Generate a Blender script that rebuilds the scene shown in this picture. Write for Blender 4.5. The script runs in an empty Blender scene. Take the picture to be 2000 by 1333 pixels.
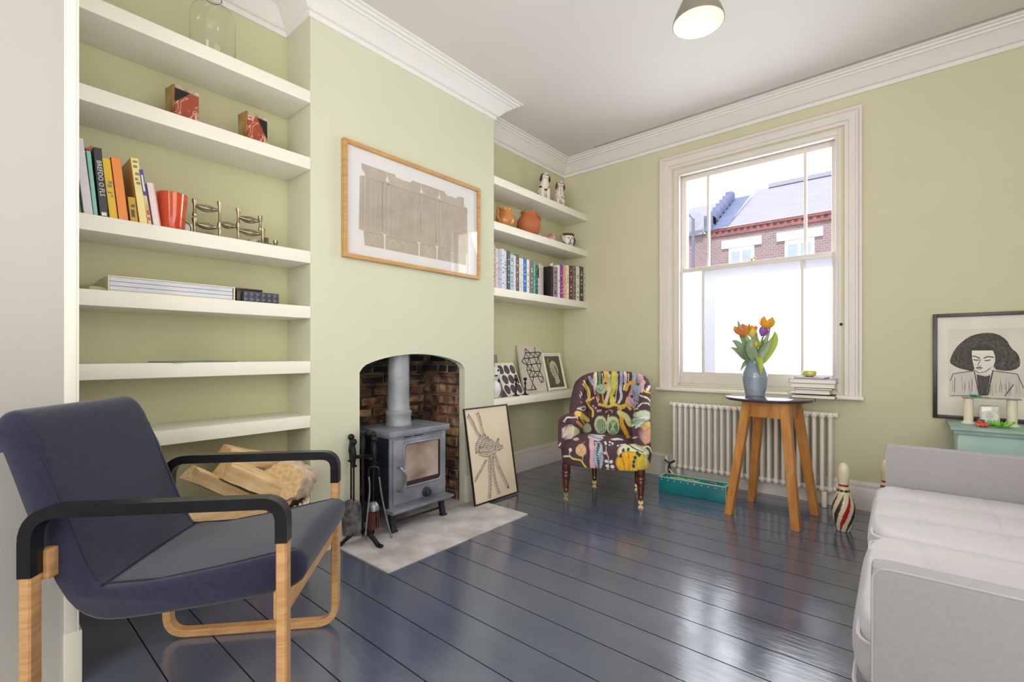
import bpy, bmesh, math, random
import numpy as np
from math import sin, cos, pi, radians, sqrt, atan2
from mathutils import Vector, Matrix, Euler
random.seed(7)
COL = bpy.context.scene.collection
scene = bpy.context.scene

# ------------------------------------------------------------------ materials
def lin(c):
    return tuple((v/255/12.92 if v/255 <= .04045 else ((v/255+.055)/1.055)**2.4) for v in c)
MATS = {}
def mat(name, rgb, rough=.5, metal=0, var=.05, scale=6, bump=0, bscale=60, stretch=None, coat=0, detail=3, emit=0, rgb2=None, trans=0, spec=.5, sheen=0):
    if name in MATS: return MATS[name]
    m = bpy.data.materials.new(name); m.use_nodes = True
    nt = m.node_tree; n = nt.nodes; l = nt.links
    b = n['Principled BSDF']
    tc = n.new('ShaderNodeTexCoord'); mp = n.new('ShaderNodeMapping')
    l.new(tc.outputs['Object'], mp.inputs[0])
    if stretch: mp.inputs['Scale'].default_value = stretch
    nz = n.new('ShaderNodeTexNoise'); nz.inputs['Scale'].default_value = scale; nz.inputs['Detail'].default_value = detail
    l.new(mp.outputs[0], nz.inputs['Vector'])
    cr = n.new('ShaderNodeValToRGB'); cr.color_ramp.elements[0].position = .35; cr.color_ramp.elements[1].position = .65
    c = lin(rgb); c2 = lin(rgb2) if rgb2 else tuple(min(1, v*(1+var)) for v in c)
    c1 = c if rgb2 else tuple(v*(1-var) for v in c)
    cr.color_ramp.elements[0].color = (*c1, 1); cr.color_ramp.elements[1].color = (*c2, 1)
    l.new(nz.outputs[0], cr.inputs[0]); l.new(cr.outputs[0], b.inputs['Base Color'])
    b.inputs['Roughness'].default_value = rough; b.inputs['Metallic'].default_value = metal
    b.inputs['Coat Weight'].default_value = coat; b.inputs['Coat Roughness'].default_value = .12
    b.inputs['Specular IOR Level'].default_value = spec
    b.inputs['Sheen Weight'].default_value = sheen
    if trans: b.inputs['Transmission Weight'].default_value = trans
    if emit:
        l.new(cr.outputs[0], b.inputs['Emission Color']); b.inputs['Emission Strength'].default_value = emit
    if bump:
        bz = n.new('ShaderNodeTexNoise'); bz.inputs['Scale'].default_value = bscale; bz.inputs['Detail'].default_value = 4
        l.new(mp.outputs[0], bz.inputs['Vector'])
        bp = n.new('ShaderNodeBump'); bp.inputs['Strength'].default_value = bump; bp.inputs['Distance'].default_value = .01
        l.new(bz.outputs[0], bp.inputs['Height']); l.new(bp.outputs[0], b.inputs['Normal'])
    MATS[name] = m
    return m
def glass_mat(name, tint=(1, 1, 1), gloss=.05, film=0, fc=(.93, .95, 1)):
    m = bpy.data.materials.new(name); m.use_nodes = True
    nt = m.node_tree; n = nt.nodes; l = nt.links; n.clear()
    out = n.new('ShaderNodeOutputMaterial'); tr = n.new('ShaderNodeBsdfTransparent'); gl = n.new('ShaderNodeBsdfGlossy')
    tr.inputs[0].default_value = (*tint, 1); gl.inputs['Roughness'].default_value = .02
    lw = n.new('ShaderNodeLayerWeight'); pw = n.new('ShaderNodeMath'); pw.operation = 'POWER'; pw.inputs[1].default_value = 4.5; l.new(lw.outputs['Facing'], pw.inputs[0])
    lw.inputs[0].default_value = .5; ma = n.new('ShaderNodeMath'); ma.operation = 'MULTIPLY_ADD'; ma.inputs[1].default_value = .8; ma.inputs[2].default_value = gloss; l.new(pw.outputs[0], ma.inputs[0])
    mx = n.new('ShaderNodeMixShader'); l.new(ma.outputs[0], mx.inputs[0]); l.new(tr.outputs[0], mx.inputs[1]); l.new(gl.outputs[0], mx.inputs[2])
    last = mx
    if film:
        nz = n.new('ShaderNodeTexNoise'); nz.inputs['Scale'].default_value = 3
        tl = n.new('ShaderNodeBsdfTranslucent'); tl.inputs[0].default_value = (*fc, 1)
        df = n.new('ShaderNodeBsdfDiffuse'); df.inputs[0].default_value = (.9, .92, .97, 1)
        m2 = n.new('ShaderNodeMixShader'); m2.inputs[0].default_value = .25
        l.new(tl.outputs[0], m2.inputs[1]); l.new(df.outputs[0], m2.inputs[2])
        m3 = n.new('ShaderNodeMixShader'); m3.inputs[0].default_value = film
        l.new(mx.outputs[0], m3.inputs[1]); l.new(m2.outputs[0], m3.inputs[2]); last = m3
    l.new(last.outputs[0], out.inputs[0])
    return m

# ------------------------------------------------------------------ mesh builder
class MB:
    def __init__(s): s.bm = bmesh.new(); s.mi = 0
    def _fin(s, n0): pass
    def nf(s, vs):
        f = s.bm.faces.new(vs); f.material_index = s.mi; return f
    def box(s, c, d, bev=0, rot=None, seg=2):
        n0 = len(s.bm.faces)
        r = bmesh.ops.create_cube(s.bm, size=1)
        vs = r['verts']
        M = Matrix.Translation(Vector(c)) @ ((rot.to_matrix().to_4x4() if isinstance(rot, Euler) else rot.to_4x4()) if rot is not None else Matrix()) @ Matrix.Diagonal((d[0], d[1], d[2], 1))
        for v in vs: v.co = M @ v.co
        for f in {f for v in vs for f in v.link_faces}: f.material_index = s.mi
        if bev:
            es = list({e for v in vs for e in v.link_edges})
            bmesh.ops.bevel(s.bm, geom=es, offset=min(bev, min(d)*.49), segments=seg, affect='EDGES', profile=.6)
        return s
    def b2(s, x0, x1, y0, y1, z0, z1, bev=0):
        return s.box(((x0+x1)/2, (y0+y1)/2, (z0+z1)/2), (abs(x1-x0), abs(y1-y0), abs(z1-z0)), bev)
    def grid(s, nu, nv, f, cu=False, cv=False, capu=False):
        n0 = len(s.bm.faces)
        V = [[s.bm.verts.new(f(i/(nu if cu else nu-1), j/(nv if cv else nv-1))) for j in range(nv)] for i in range(nu)]
        for i in range(nu if cu else nu-1):
            for j in range(nv if cv else nv-1):
                a, b, c, d = V[i][j], V[(i+1) % nu][j], V[(i+1) % nu][(j+1) % nv], V[i][(j+1) % nv]
                try: s.nf((a, b, c, d))
                except ValueError: pass
        if capu:
            try: s.nf(V[0][::-1]); s.nf(V[-1])
            except ValueError: pass
        s._fin(n0); return s
    def lathe(s, prof, seg=24, c=(0, 0, 0), M=None, cap=True):
        M = M or Matrix()
        c = Vector(c)
        n0 = len(s.bm.faces)
        R = []
        for r, z in prof:
            R.append([s.bm.verts.new(c + (M @ Vector((r*cos(2*pi*k/seg), r*sin(2*pi*k/seg), z)))) for k in range(seg)])
        for i in range(len(R)-1):
            for k in range(seg):
                s.nf((R[i][k], R[i][(k+1) % seg], R[i+1][(k+1) % seg], R[i+1][k]))
        if cap:
            if prof[0][0] > 1e-6: s.nf(R[0][::-1])
            if prof[-1][0] > 1e-6: s.nf(R[-1])
        s._fin(n0); return s
    def sweep(s, path, sec, B=None, closed=False, scale=None):
        """section points (a,b): a along N, b along binormal"""
        n0 = len(s.bm.faces); P = [Vector(p) for p in path]; n = len(P); R = []; prevN = None
        for i in range(n):
            if closed: T = (P[(i+1) % n]-P[i-1]).normalized()
            else: T = (P[min(i+1, n-1)]-P[max(i-1, 0)]).normalized()
            if B is not None:
                Bv = Vector(B).normalized(); N = T.cross(Bv).normalized(); Bb = Bv
            else:
                if prevN is None:
                    a = Vector((0, 0, 1)) if abs(T.z) < .9 else Vector((1, 0, 0)); N = (a-T*a.dot(T)).normalized()
                else: N = (prevN-T*prevN.dot(T)).normalized()
                prevN = N; Bb = T.cross(N)
            k = 1 if scale is None else scale[i]
            R.append([s.bm.verts.new(P[i]+N*(a*k)+Bb*(b*k)) for a, b in sec])
        m = len(sec)
        for i in range(n if closed else n-1):
            for k in range(m):
                s.nf((R[i][k], R[i][(k+1) % m], R[(i+1) % n][(k+1) % m], R[(i+1) % n][k]))
        if not closed:
            s.nf(R[0][::-1]); s.nf(R[-1])
        s._fin(n0); return s
    def tube(s, path, r, seg=8, closed=False):
        rr = r if isinstance(r, (list, tuple)) else [r]*len(path)
        return s.sweep(path, [(cos(2*pi*k/seg), sin(2*pi*k/seg)) for k in range(seg)], None, closed, rr)
    def ball(s, c, r, seg=16, M=None):
        n0 = len(s.bm.faces)
        rr = r if isinstance(r, (tuple, list)) else (r, r, r)
        Mx = Matrix.Translation(Vector(c)) @ (M.to_4x4() if M is not None else Matrix()) @ Matrix.Diagonal((*rr, 1))
        rs = bmesh.ops.create_uvsphere(s.bm, u_segments=seg, v_segments=max(6, seg*2//3), radius=1, matrix=Mx)
        for f in {f for v in rs['verts'] for f in v.link_faces}: f.material_index = s.mi
        s._fin(n0); return s
    def prism(s, pts, h, M=None):
        """polygon in local xy, extruded +z by h"""
        n0 = len(s.bm.faces); M = M or Matrix()
        A = [s.bm.verts.new(M @ Vector((x, y, 0))) for x, y in pts]; Bv = [s.bm.verts.new(M @ Vector((x, y, h))) for x, y in pts]
        s.nf(A[::-1]); s.nf(Bv)
        for i in range(len(pts)):
            j = (i+1) % len(pts); s.nf((A[i], A[j], Bv[j], Bv[i]))
        s._fin(n0); return s
    def face(s, pts):
        n0 = len(s.bm.faces); s.nf([s.bm.verts.new(Vector(p)) for p in pts]); s._fin(n0); return s
    # flat drawing on a plane given by matrix M (u, v, out)
    def fill(s, pts, M, lay=0):
        return s.face([M @ Vector((u, v, lay*.0006)) for u, v in pts])
    def stroke(s, pts, w, M, lay=1, w2=None):
        n0 = len(s.bm.faces); n = len(pts); w2 = w if w2 is None else w2
        P = [Vector((p[0], p[1])) for p in pts]; L = []; R = []
        for i in range(n):
            T = (P[min(i+1, n-1)]-P[max(i-1, 0)])
            T = T.normalized() if T.length > 0 else Vector((1, 0)); N = Vector((-T.y, T.x)); ww = (w+(w2-w)*i/max(1, n-1))/2
            L.append(s.bm.verts.new(M @ Vector((*(P[i]+N*ww), lay*.0006)))); R.append(s.bm.verts.new(M @ Vector((*(P[i]-N*ww), lay*.0006))))
        for i in range(n-1): s.nf((L[i], L[i+1], R[i+1], R[i]))
        s._fin(n0); return s
    def build(s, name, mats, parent=None, smooth=35, recalc=True, loc=None):
        if recalc: bmesh.ops.recalc_face_normals(s.bm, faces=s.bm.faces)
        me = bpy.data.meshes.new(name); s.bm.to_mesh(me); s.bm.free()
        for m in (mats if isinstance(mats, (list, tuple)) else [mats]): me.materials.append(m)
        if smooth:
            for p in me.polygons: p.use_smooth = True
            me.set_sharp_from_angle(angle=radians(smooth))
        o = bpy.data.objects.new(name, me); COL.objects.link(o)
        if parent: o.parent = parent
        if loc: o.location = loc
        return o
def chaikin(pts, it=2, closed=False):
    P = [Vector(p) for p in pts]
    for _ in range(it):
        Q = [] if closed else [P[0]]
        n = len(P)
        for i in range(n if closed else n-1):
            a, b = P[i], P[(i+1) % n]; Q += [a.lerp(b, .25), a.lerp(b, .75)]
        if not closed: Q.append(P[-1])
        P = Q
    return P
def rounded(pts, r, seg=6, closed=False):
    """round polyline corners (Vector 3d)"""
    P = [Vector(p) for p in pts]; out = []; n = len(P)
    for i in range(n):
        if not closed and i in (0, n-1): out.append(P[i]); continue
        a, b, c = P[i-1], P[i], P[(i+1) % n]
        d1 = (a-b); d2 = (c-b); k = min(r, d1.length*.49, d2.length*.49)
        p1 = b+d1.normalized()*k; p2 = b+d2.normalized()*k
        for t in range(seg+1):
            t /= seg; out.append(p1*(1-t)**2+b*2*t*(1-t)+p2*t*t)
    return out
def tag(o, label, cat, group=None):
    o['label'] = label; o['category'] = cat
    if group: o['group'] = group
    return o
def thing(name, label, cat, loc=(0, 0, 0), rz=0, group=None):
    o = bpy.data.objects.new(name, None); COL.objects.link(o); o.location = loc; o.rotation_euler = (0, 0, rz)
    o.empty_display_size = .05
    return tag(o, label, cat, group)
def struct(o):
    o['kind'] = 'structure'; return o
def dup(o, parent=None, loc=None):
    c = o.copy(); COL.objects.link(c)
    if parent: c.parent = parent
    if loc is not None: c.location = loc
    for ch in list(o.children): dup(ch, c)
    return c
_txt = {}
def text_mb(mb, string, size, M, depth=.0008):
    """append flat lettering to a mesh builder; M maps (x,y,z) text space"""
    cu = bpy.data.curves.new('lettering', 'FONT'); cu.body = string; cu.size = size; cu.align_x = 'CENTER'; cu.align_y = 'CENTER'; cu.resolution_u = 2
    ob = bpy.data.objects.new('lettering', cu); COL.objects.link(ob)
    dg = bpy.context.evaluated_depsgraph_get(); me = bpy.data.meshes.new_from_object(ob.evaluated_get(dg))
    me.transform(M); old = set(mb.bm.faces); mb.bm.from_mesh(me)
    for f in mb.bm.faces:
        if f not in old: f.material_index = mb.mi
    bpy.data.objects.remove(ob); bpy.data.meshes.remove(me); bpy.data.curves.remove(cu)

# common materials
WALL = mat('pale_green_wall_paint', (210, 206, 176), .85, var=.02, scale=1.5, bump=.05, bscale=220)
WALLI = mat('alcove_green_paint', (206, 204, 168), .85, var=.025, scale=1.5, bump=.05, bscale=220)
WALLC = mat('chimney_green_paint', (210, 211, 188), .85, var=.02, scale=1.2, bump=.05, bscale=220)
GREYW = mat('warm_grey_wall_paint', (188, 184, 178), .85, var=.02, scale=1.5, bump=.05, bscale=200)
WHITE = mat('white_satin_paint', (236, 232, 226), .4, var=.015, scale=4)
TRIMW = mat('cream_gloss_paint', (226, 219, 213), .35, var=.02, scale=4)
SHELFW = mat('shelf_white_paint', (240, 236, 224), .45, var=.012, scale=4)
CEIL = mat('ceiling_white_paint', (220, 216, 213), .9, var=.01, scale=2)
CORN = mat('cornice_white_paint', (234, 231, 229), .7, var=.01, scale=3)
BLACKP = mat('black_lacquer', (22, 22, 27), .28, var=.3, scale=8)
BLACKM = mat('black_iron', (42, 44, 50), .42, metal=.7, var=.3, scale=30, bump=.2, bscale=120)
OAK = mat('oak_wood', (205, 160, 106), .45, var=.16, scale=5, stretch=(1, 1, 12), rgb2=(188, 140, 84), bump=.05, bscale=40)
BIRCH = mat('birch_laminate', (214, 168, 118), .4, rgb2=(196, 146, 96), scale=7, stretch=(2, 2, 14))
PAPER = mat('white_paper', (232, 230, 226), .8, var=.02)
INK = mat('charcoal_ink', (62, 58, 56), .9, var=.3, scale=60)
GLASS = glass_mat('clear_glass', gloss=.13)
WINGLASS = glass_mat('window_glass')
FILM = glass_mat('frosted_window_glass', film=.9)
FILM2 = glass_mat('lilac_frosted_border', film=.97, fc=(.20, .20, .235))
BRASS = mat('aged_brass', (176, 148, 96), .3, metal=1, var=.2, scale=30)
IRONL = mat('bright_worn_iron', (150, 152, 160), .35, metal=.8, var=.2, scale=30)
STEEL = mat('silver_metal', (170, 160, 138), .28, metal=1, var=.2, scale=20)
# ================================================================== ROOM SHELL
YB = 3.93; XA = -2.65; XC = -2.385; ZC = 2.93; XP = -2.02
C0, C1 = 1.187, 2.60            # chimney breast extent in y
# floor: painted boards running along x, real gaps between boards
fm = bpy.data.materials.new('dark_blue_black_floor_paint'); fm.use_nodes = True
nt = fm.node_tree; n = nt.nodes; l = nt.links; b = n['Principled BSDF']
tc = n.new('ShaderNodeTexCoord'); mp = n.new('ShaderNodeMapping'); mp.inputs['Scale'].default_value = (.6, 3, 1); l.new(tc.outputs['Object'], mp.inputs[0])
nz = n.new('ShaderNodeTexNoise'); nz.inputs['Scale'].default_value = 2.5; nz.inputs['Detail'].default_value = 6; l.new(mp.outputs[0], nz.inputs[0])
cr = n.new('ShaderNodeValToRGB'); cr.color_ramp.elements[0].color = (*lin((76, 84, 106)), 1); cr.color_ramp.elements[1].color = (*lin((98, 106, 130)), 1); l.new(nz.outputs[0], cr.inputs[0])
# small scuffs and chips
vz = n.new('ShaderNodeTexNoise'); vz.inputs['Scale'].default_value = 90; vz.inputs['Detail'].default_value = 3; l.new(tc.outputs['Object'], vz.inputs[0])
vr = n.new('ShaderNodeValToRGB'); vr.color_ramp.elements[0].position = .79; vr.color_ramp.elements[1].position = .83; l.new(vz.outputs[0], vr.inputs[0])
mxc = n.new('ShaderNodeMixRGB'); mxc.inputs[2].default_value = (*lin((150, 155, 170)), 1); l.new(vr.outputs[0], mxc.inputs[0]); l.new(cr.outputs[0], mxc.inputs[1]); l.new(mxc.outputs[0], b.inputs['Base Color'])
b.inputs['Specular IOR Level'].default_value = 1.0; b.inputs['Coat Weight'].default_value = .5; b.inputs['Coat Roughness'].default_value = .16
rn = n.new('ShaderNodeTexNoise'); rn.inputs['Scale'].default_value = 7; rn.inputs['Detail'].default_value = 5; l.new(tc.outputs['Object'], rn.inputs[0])
rm = n.new('ShaderNodeMapRange'); rm.inputs[1].default_value = .3; rm.inputs[2].default_value = .7; rm.inputs[3].default_value = .10; rm.inputs[4].default_value = .24; l.new(rn.outputs[0], rm.inputs[0]); l.new(rm.outputs[0], b.inputs['Roughness'])
bn = n.new('ShaderNodeTexNoise'); bn.inputs['Scale'].default_value = 16; bn.inputs['Detail'].default_value = 5; l.new(mp.outputs[0], bn.inputs[0])
bp = n.new('ShaderNodeBump'); bp.inputs['Strength'].default_value = .10; bp.inputs['Distance'].default_value = .010; l.new(bn.outputs[0], bp.inputs['Height']); l.new(bp.outputs[0], b.inputs['Normal'])
mb = MB(); mb.b2(-2.9, 1.3, -3.1, 4.0, -.08, -.012)
mb.mi = 1
k = 0; y = 1.324-.178*25
while y < YB:
    mb.box(((-2.9+1.3)/2, y+.089, -.010), (4.2, .1756, .020), .0012, Euler((random.uniform(-.0012, .0012), random.uniform(-.0004, .0004), 0)), seg=1); y += .178
struct(mb.build('floor', [mat('gap_black', (12, 12, 14), .9), fm]))

# ceiling
mb = MB(); mb.b2(-2.9, 1.3, -3.1, 4.05, ZC, ZC+.15); struct(mb.build('ceiling', CEIL))
# left wall (alcove backs)
mb = MB(); mb.b2(XA-.2, XA, .15, 1.19, 0, ZC); mb.b2(XA-.2, XA, C1-.02, 4.15, 0, ZC); struct(mb.build('wall_left', WALLI))
# pier wall facing the room, nearest the camera
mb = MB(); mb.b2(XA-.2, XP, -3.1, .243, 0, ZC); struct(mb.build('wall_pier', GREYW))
mb = MB(); mb.b2(XP, XP+.006, .214, .243, 0, ZC, .002); mb.b2(XP-.35, XP+.006, .2431, .249, 0, ZC, .002); struct(mb.build('trim_1', SHELFW))
# right and front walls, behind the camera
mb = MB(); mb.b2(1.3, 1.45, -3.1, 4.1, 0, ZC); struct(mb.build('wall_right', WALL))
mb = MB(); mb.b2(-2.9, 1.45, -3.25, -3.1, 0, ZC); struct(mb.build('wall_front', WALL))
# window wall with the opening
WX0, WX1, WZ0, WZ1 = -1.53, -.365, .78, 2.60
mb = MB(); T = .34
mb.b2(XA-.2, WX0, YB, YB+T, 0, ZC); mb.b2(WX1, 1.45, YB, YB+T, 0, ZC); mb.b2(WX0, WX1, YB, YB+T, 0, WZ0); mb.b2(WX0, WX1, YB, YB+T, WZ1, ZC)
struct(mb.build('wall_window', WALL, smooth=0))
# chimney breast with arched opening
FY0, FY1, FZS, FZC = 1.474, 2.298, .962, 1.046
def arch(y):
    t = (y-(FY0+FY1)/2)/((FY1-FY0)/2); z = FZS+(FZC-FZS)*(1-t*t)**.8 if abs(t) < 1 else FZS
    e = min(y-FY0, FY1-y)
    return z-.02*max(0, 1-e/.03)
mb = MB(); XR = XC-.055
mb.b2(XR, XC, C0, FY0, 0, ZC); mb.b2(XR, XC, FY1, C1, 0, ZC); mb.b2(XA-.1, XR, C0, 1.385, 0, ZC); mb.b2(XA-.1, XR, 2.377, C1, 0, ZC)
ys = [FY0+(FY1-FY0)*i/40 for i in range(41)]
for i in range(40):
    a, c = ys[i], ys[i+1]
    za, zc = arch(a+1e-6), arch(c-1e-6)
    mb.face([(XC, a, za), (XC, c, zc), (XC, c, ZC), (XC, a, ZC)]); mb.face([(XC, a, za), (XR, a, za), (XR, c, zc), (XC, c, zc)])
    mb.face([(XR, a, za), (XR, a, ZC), (XR, c, ZC), (XR, c, zc)])
struct(mb.build('wall_chimney', WALLC, smooth=0, recalc=False))
# brick firebox
brickm = bpy.data.materials.new('sooty_brick'); brickm.use_nodes = True
nt = brickm.node_tree; n = nt.nodes; l = nt.links; b = n['Principled BSDF']
tc = n.new('ShaderNodeTexCoord'); nz = n.new('ShaderNodeTexNoise'); nz.inputs['Scale'].default_value = 9; nz.inputs['Detail'].default_value = 8; l.new(tc.outputs['Object'], nz.inputs[0])
cr = n.new('ShaderNodeValToRGB'); e = cr.color_ramp.elements; e[0].position = .36; e[0].color = (*lin((34, 28, 30)), 1); e[1].position = .7; e[1].color = (*lin((206, 168, 130)), 1)
x = e.new(.52); x.color = (*lin((124, 84, 68)), 1); l.new(nz.outputs[0], cr.inputs[0])
sx = n.new('ShaderNodeSeparateXYZ'); l.new(tc.outputs['Object'], sx.inputs[0])
n2 = n.new('ShaderNodeTexNoise'); n2.inputs['Scale'].default_value = 4; l.new(tc.outputs['Object'], n2.inputs[0])
ad = n.new('ShaderNodeMath'); ad.operation = 'MULTIPLY_ADD'; ad.inputs[1].default_value = .35; l.new(n2.outputs[0], ad.inputs[0]); l.new(sx.outputs['Z'], ad.inputs[2])
mr = n.new('ShaderNodeMapRange'); mr.inputs[1].default_value = .98; mr.inputs[2].default_value = 1.10; l.new(ad.outputs[0], mr.inputs[0])
mx = n.new('ShaderNodeMixRGB'); mx.inputs[2].default_value = (*lin((34, 37, 42)), 1); l.new(mr.outputs[0], mx.inputs[0]); l.new(cr.outputs[0], mx.inputs[1]); l.new(mx.outputs[0], b.inputs['Base Color'])
b.inputs['Roughness'].default_value = .85
bz = n.new('ShaderNodeTexNoise'); bz.inputs['Scale'].default_value = 40; l.new(tc.outputs['Object'], bz.inputs[0]); bp = n.new('ShaderNodeBump'); bp.inputs['Strength'].default_value = .6; l.new(bz.outputs[0], bp.inputs['Height']); l.new(bp.outputs[0], b.inputs['Normal'])
mortar = mat('sooty_mortar', (150, 124, 98), .9, rgb2=(66, 54, 48), scale=10, bump=.6, bscale=50)
mb = MB(); IY0, IY1, IX = 1.45, 2.312, -2.86
mb.b2(IX-.05, IX, IY0-.05, IY1+.05, 0, 1.4); mb.b2(IX, XR, IY0-.06, IY0, 0, 1.4); mb.b2(IX, XR, IY1, IY1+.06, 0, 1.4); mb.b2(IX, XR, IY0, IY1, 1.30, 1.4)
mb.mi = 1
rows = 17; rh = 1.28/rows
for r in range(rows):
    z = r*rh+rh/2
    y = IY0-.1*(r % 2)
    while y < IY1:
        w = .2; y0 = max(y, IY0); y1 = min(y+w, IY1)
        if y1-y0 > .03: mb.box((IX+.005+random.uniform(0, .012), (y0+y1)/2+random.uniform(-.004, .004), z+random.uniform(-.004, .004)), (.03, y1-y0-.012, rh-.014), .009, Euler((random.uniform(-.04, .04), random.uniform(-.1, .1), random.uniform(-.06, .06))))
        y += w
    for yy, sg in ((IY0, 1), (IY1, -1)):
        xx = IX+(.1 if r % 2 else 0)
        while xx < XR-.01:
            x1 = min(xx+random.choice((.1, .2)), XR-.002)
            if x1-xx > .03: mb.box(((xx+x1)/2, yy+sg*random.uniform(-.002, .008), z+random.uniform(-.004, .004)), (x1-xx-.006, .03, rh-.010), .009, Euler((random.uniform(-.1, .1), random.uniform(-.05, .05), random.uniform(-.05, .05))))
            xx = x1
struct(mb.build('wall_fireplace_brick', [mortar, brickm]))
# hearth slab
mb = MB(); mb.b2(-2.86, XC, IY0, IY1, -.01, .006); mb.b2(XC, -1.90, 1.325, 2.398, -.01, .006, .002)
hm = mat('worn_stone_hearth', (218, 214, 216), .75, rgb2=(182, 176, 174), scale=7, detail=8, bump=.25, bscale=30)
tag(mb.build('hearth_slab', hm), 'worn pale grey stone hearth slab set in the dark floor before the stove', 'hearth')

# baseboards
def base_run(name, p0, p1, nrm, h=.19, t=.018):
    p0 = Vector((*p0, 0)); p1 = Vector((*p1, 0)); nv = Vector((*nrm, 0))
    prof = [(0, 0), (t, 0), (t, h-.05), (t*.8, h-.04), (t*.85, h-.02), (t*.4, h-.006), (t*.35, h), (0, h)]
    mb = MB(); n0 = 0
    A = [mb.bm.verts.new(p0+nv*a+Vector((0, 0, z))) for a, z in prof]; B = [mb.bm.verts.new(p1+nv*a+Vector((0, 0, z))) for a, z in prof]
    m = len(prof)
    for i in range(m): mb.nf((A[i], A[(i+1) % m], B[(i+1) % m], B[i]))
    mb.nf(A[::-1]); mb.nf(B)
    return struct(mb.build(name, TRIMW, smooth=20))
base_run('baseboard_window', (XA, YB), (1.3, YB), (0, -1))
base_run('baseboard_alcove', (XA, C1), (XA, YB), (1, 0))
base_run('baseboard_chimney_right', (XC, FY1-.002), (XC, C1+.016), (1, 0))
base_run('baseboard_chimney_left', (XC, C0-.016), (XC, FY0), (1, 0))
mb = MB(); mb.b2(XP-.3, XP+.007, .213, .256, 0, .17, .003); struct(mb.build('trim_7', SHELFW))
base_run('baseboard_alcove_left', (XA, .243), (XA, C0), (1, 0))

# cornice
CP = [(0, 2.80), (.012, 2.80), (.014, 2.825), (.03, 2.83), (.045, 2.845), (.07, 2.872), (.105, 2.893), (.115, 2.894), (.117, 2.905), (.135, 2.908), (.137, 2.918), (.155, 2.92), (.157, ZC-.001), (0, ZC-.001)]
def cornice(name, pts):
    """pts: list of (x,y) wall line with mitre direction vectors (mx,my)"""
    mb = MB(); R = []
    for (x, y, mx, my) in pts: R.append([mb.bm.verts.new((x+mx*a, y+my*a, z)) for a, z in CP])
    m = len(CP)
    for i in range(len(R)-1):
        for k in range(m): mb.nf((R[i][k], R[i][(k+1) % m], R[i+1][(k+1) % m], R[i+1][k]))
    mb.nf(R[0][::-1]); mb.nf(R[-1])
    return struct(mb.build(name, CORN, smooth=25))
cornice('trim_2', [(XA, .25, 1, 1), (XA, C0, 1, -1), (XC, C0, 1, -1), (XC, C1, 1, 1), (XA, C1, 1, 1), (XA, YB, 1, -1), (1.3, YB, -1, -1)])
# thin grey crack line on the ceiling beside the window cornice
mb = MB(); mb.b2(-2.2, 1.3, 3.745, 3.75, ZC-.004, ZC); struct(mb.build('trim_3', mat('ceiling_crack_grey', (150, 145, 140), .9)))

# ================================================================== WINDOW
mb = MB()
def arch_frame(mb, x0, x1, z0, z1, w, prof):
    """architrave: profile (distance from inner edge, projection)"""
    loop = [(x0, z0, -1, 0), (x0, z1, -1, 1), (x1, z1, 1, 1), (x1, z0, 1, 0)]
    R = []
    for (x, z, dx, dz) in loop: R.append([mb.bm.verts.new((x+dx*a, YB-p, z+dz*a)) for a, p in prof])
    m = len(prof)
    for i in range(3):
        for k in range(m): mb.nf((R[i][k], R[i][(k+1) % m], R[i+1][(k+1) % m], R[i+1][k]))
    mb.nf(R[0][::-1]); mb.nf(R[-1])
arch_frame(mb, -1.545, -.345, .76, 2.612, .1, [(0, -.002), (0, .018), (.022, .018), (.026, .03), (.06, .032), (.064, .024), (.072, .024), (.085, .04), (.097, .04), (.098, -.002)])
struct(mb.build('window_1_architrave', TRIMW, smooth=25)).name = 'trim_4'
# sash box frame
w1 = bpy.data.objects.new('window_1', None); COL.objects.link(w1); w1['kind'] = 'structure'
mb = MB()
mb.b2(-1.56, -1.505, YB+.002, YB+.16, .76, 2.63, .003); mb.b2(-.385, -.33, YB+.002, YB+.16, .76, 2.63, .003); mb.b2(-1.505, -.385, YB+.002, YB+.16, 2.565, 2.63, .003)
mb.b2(-1.505, -.385, YB+.045, YB+.30, .755, .80, .003)
mb.b2(-1.505, -1.49, YB+.005, YB+.035, .80, 2.565, .003); mb.b2(-.40, -.385, YB+.005, YB+.035, .80, 2.565, .003); mb.b2(-1.49, -.40, YB+.005, YB+.035, 2.55, 2.565, .003)
mb.build('window_frame', TRIMW, w1)
def sash(name, y, x0, x1, z0, z1, st, bot, top, bars):
    mb = MB(); t = .045
    mb.b2(x0, x0+st, y, y+t, z0, z1, .004); mb.b2(x1-st, x1, y, y+t, z0, z1, .004); mb.b2(x0+st, x1-st, y, y+t, z0, z0+bot, .004); mb.b2(x0+st, x1-st, y, y+t, z1-top, z1, .004)
    for bx in bars: mb.b2(bx-.009, bx+.009, y+.004, y+t-.004, z0+bot, z1-top, .003)
    return mb.build(name, TRIMW, w1)
s1 = sash('upper_sash', YB+.09, -1.505, -.385, 1.735, 2.565, .045, .035, .045, (-1.283, -.592))
s2 = sash('lower_sash', YB+.04, -1.505, -.385, .80, 1.765, .035, .095, .035, (-1.308, -.603))
mb = MB(); mb.face([(-1.46, YB+.11, 1.77), (-.43, YB+.11, 1.77), (-.43, YB+.11, 2.52), (-1.46, YB+.11, 2.52)]); mb.build('glass_pane', WINGLASS, s1)
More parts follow.
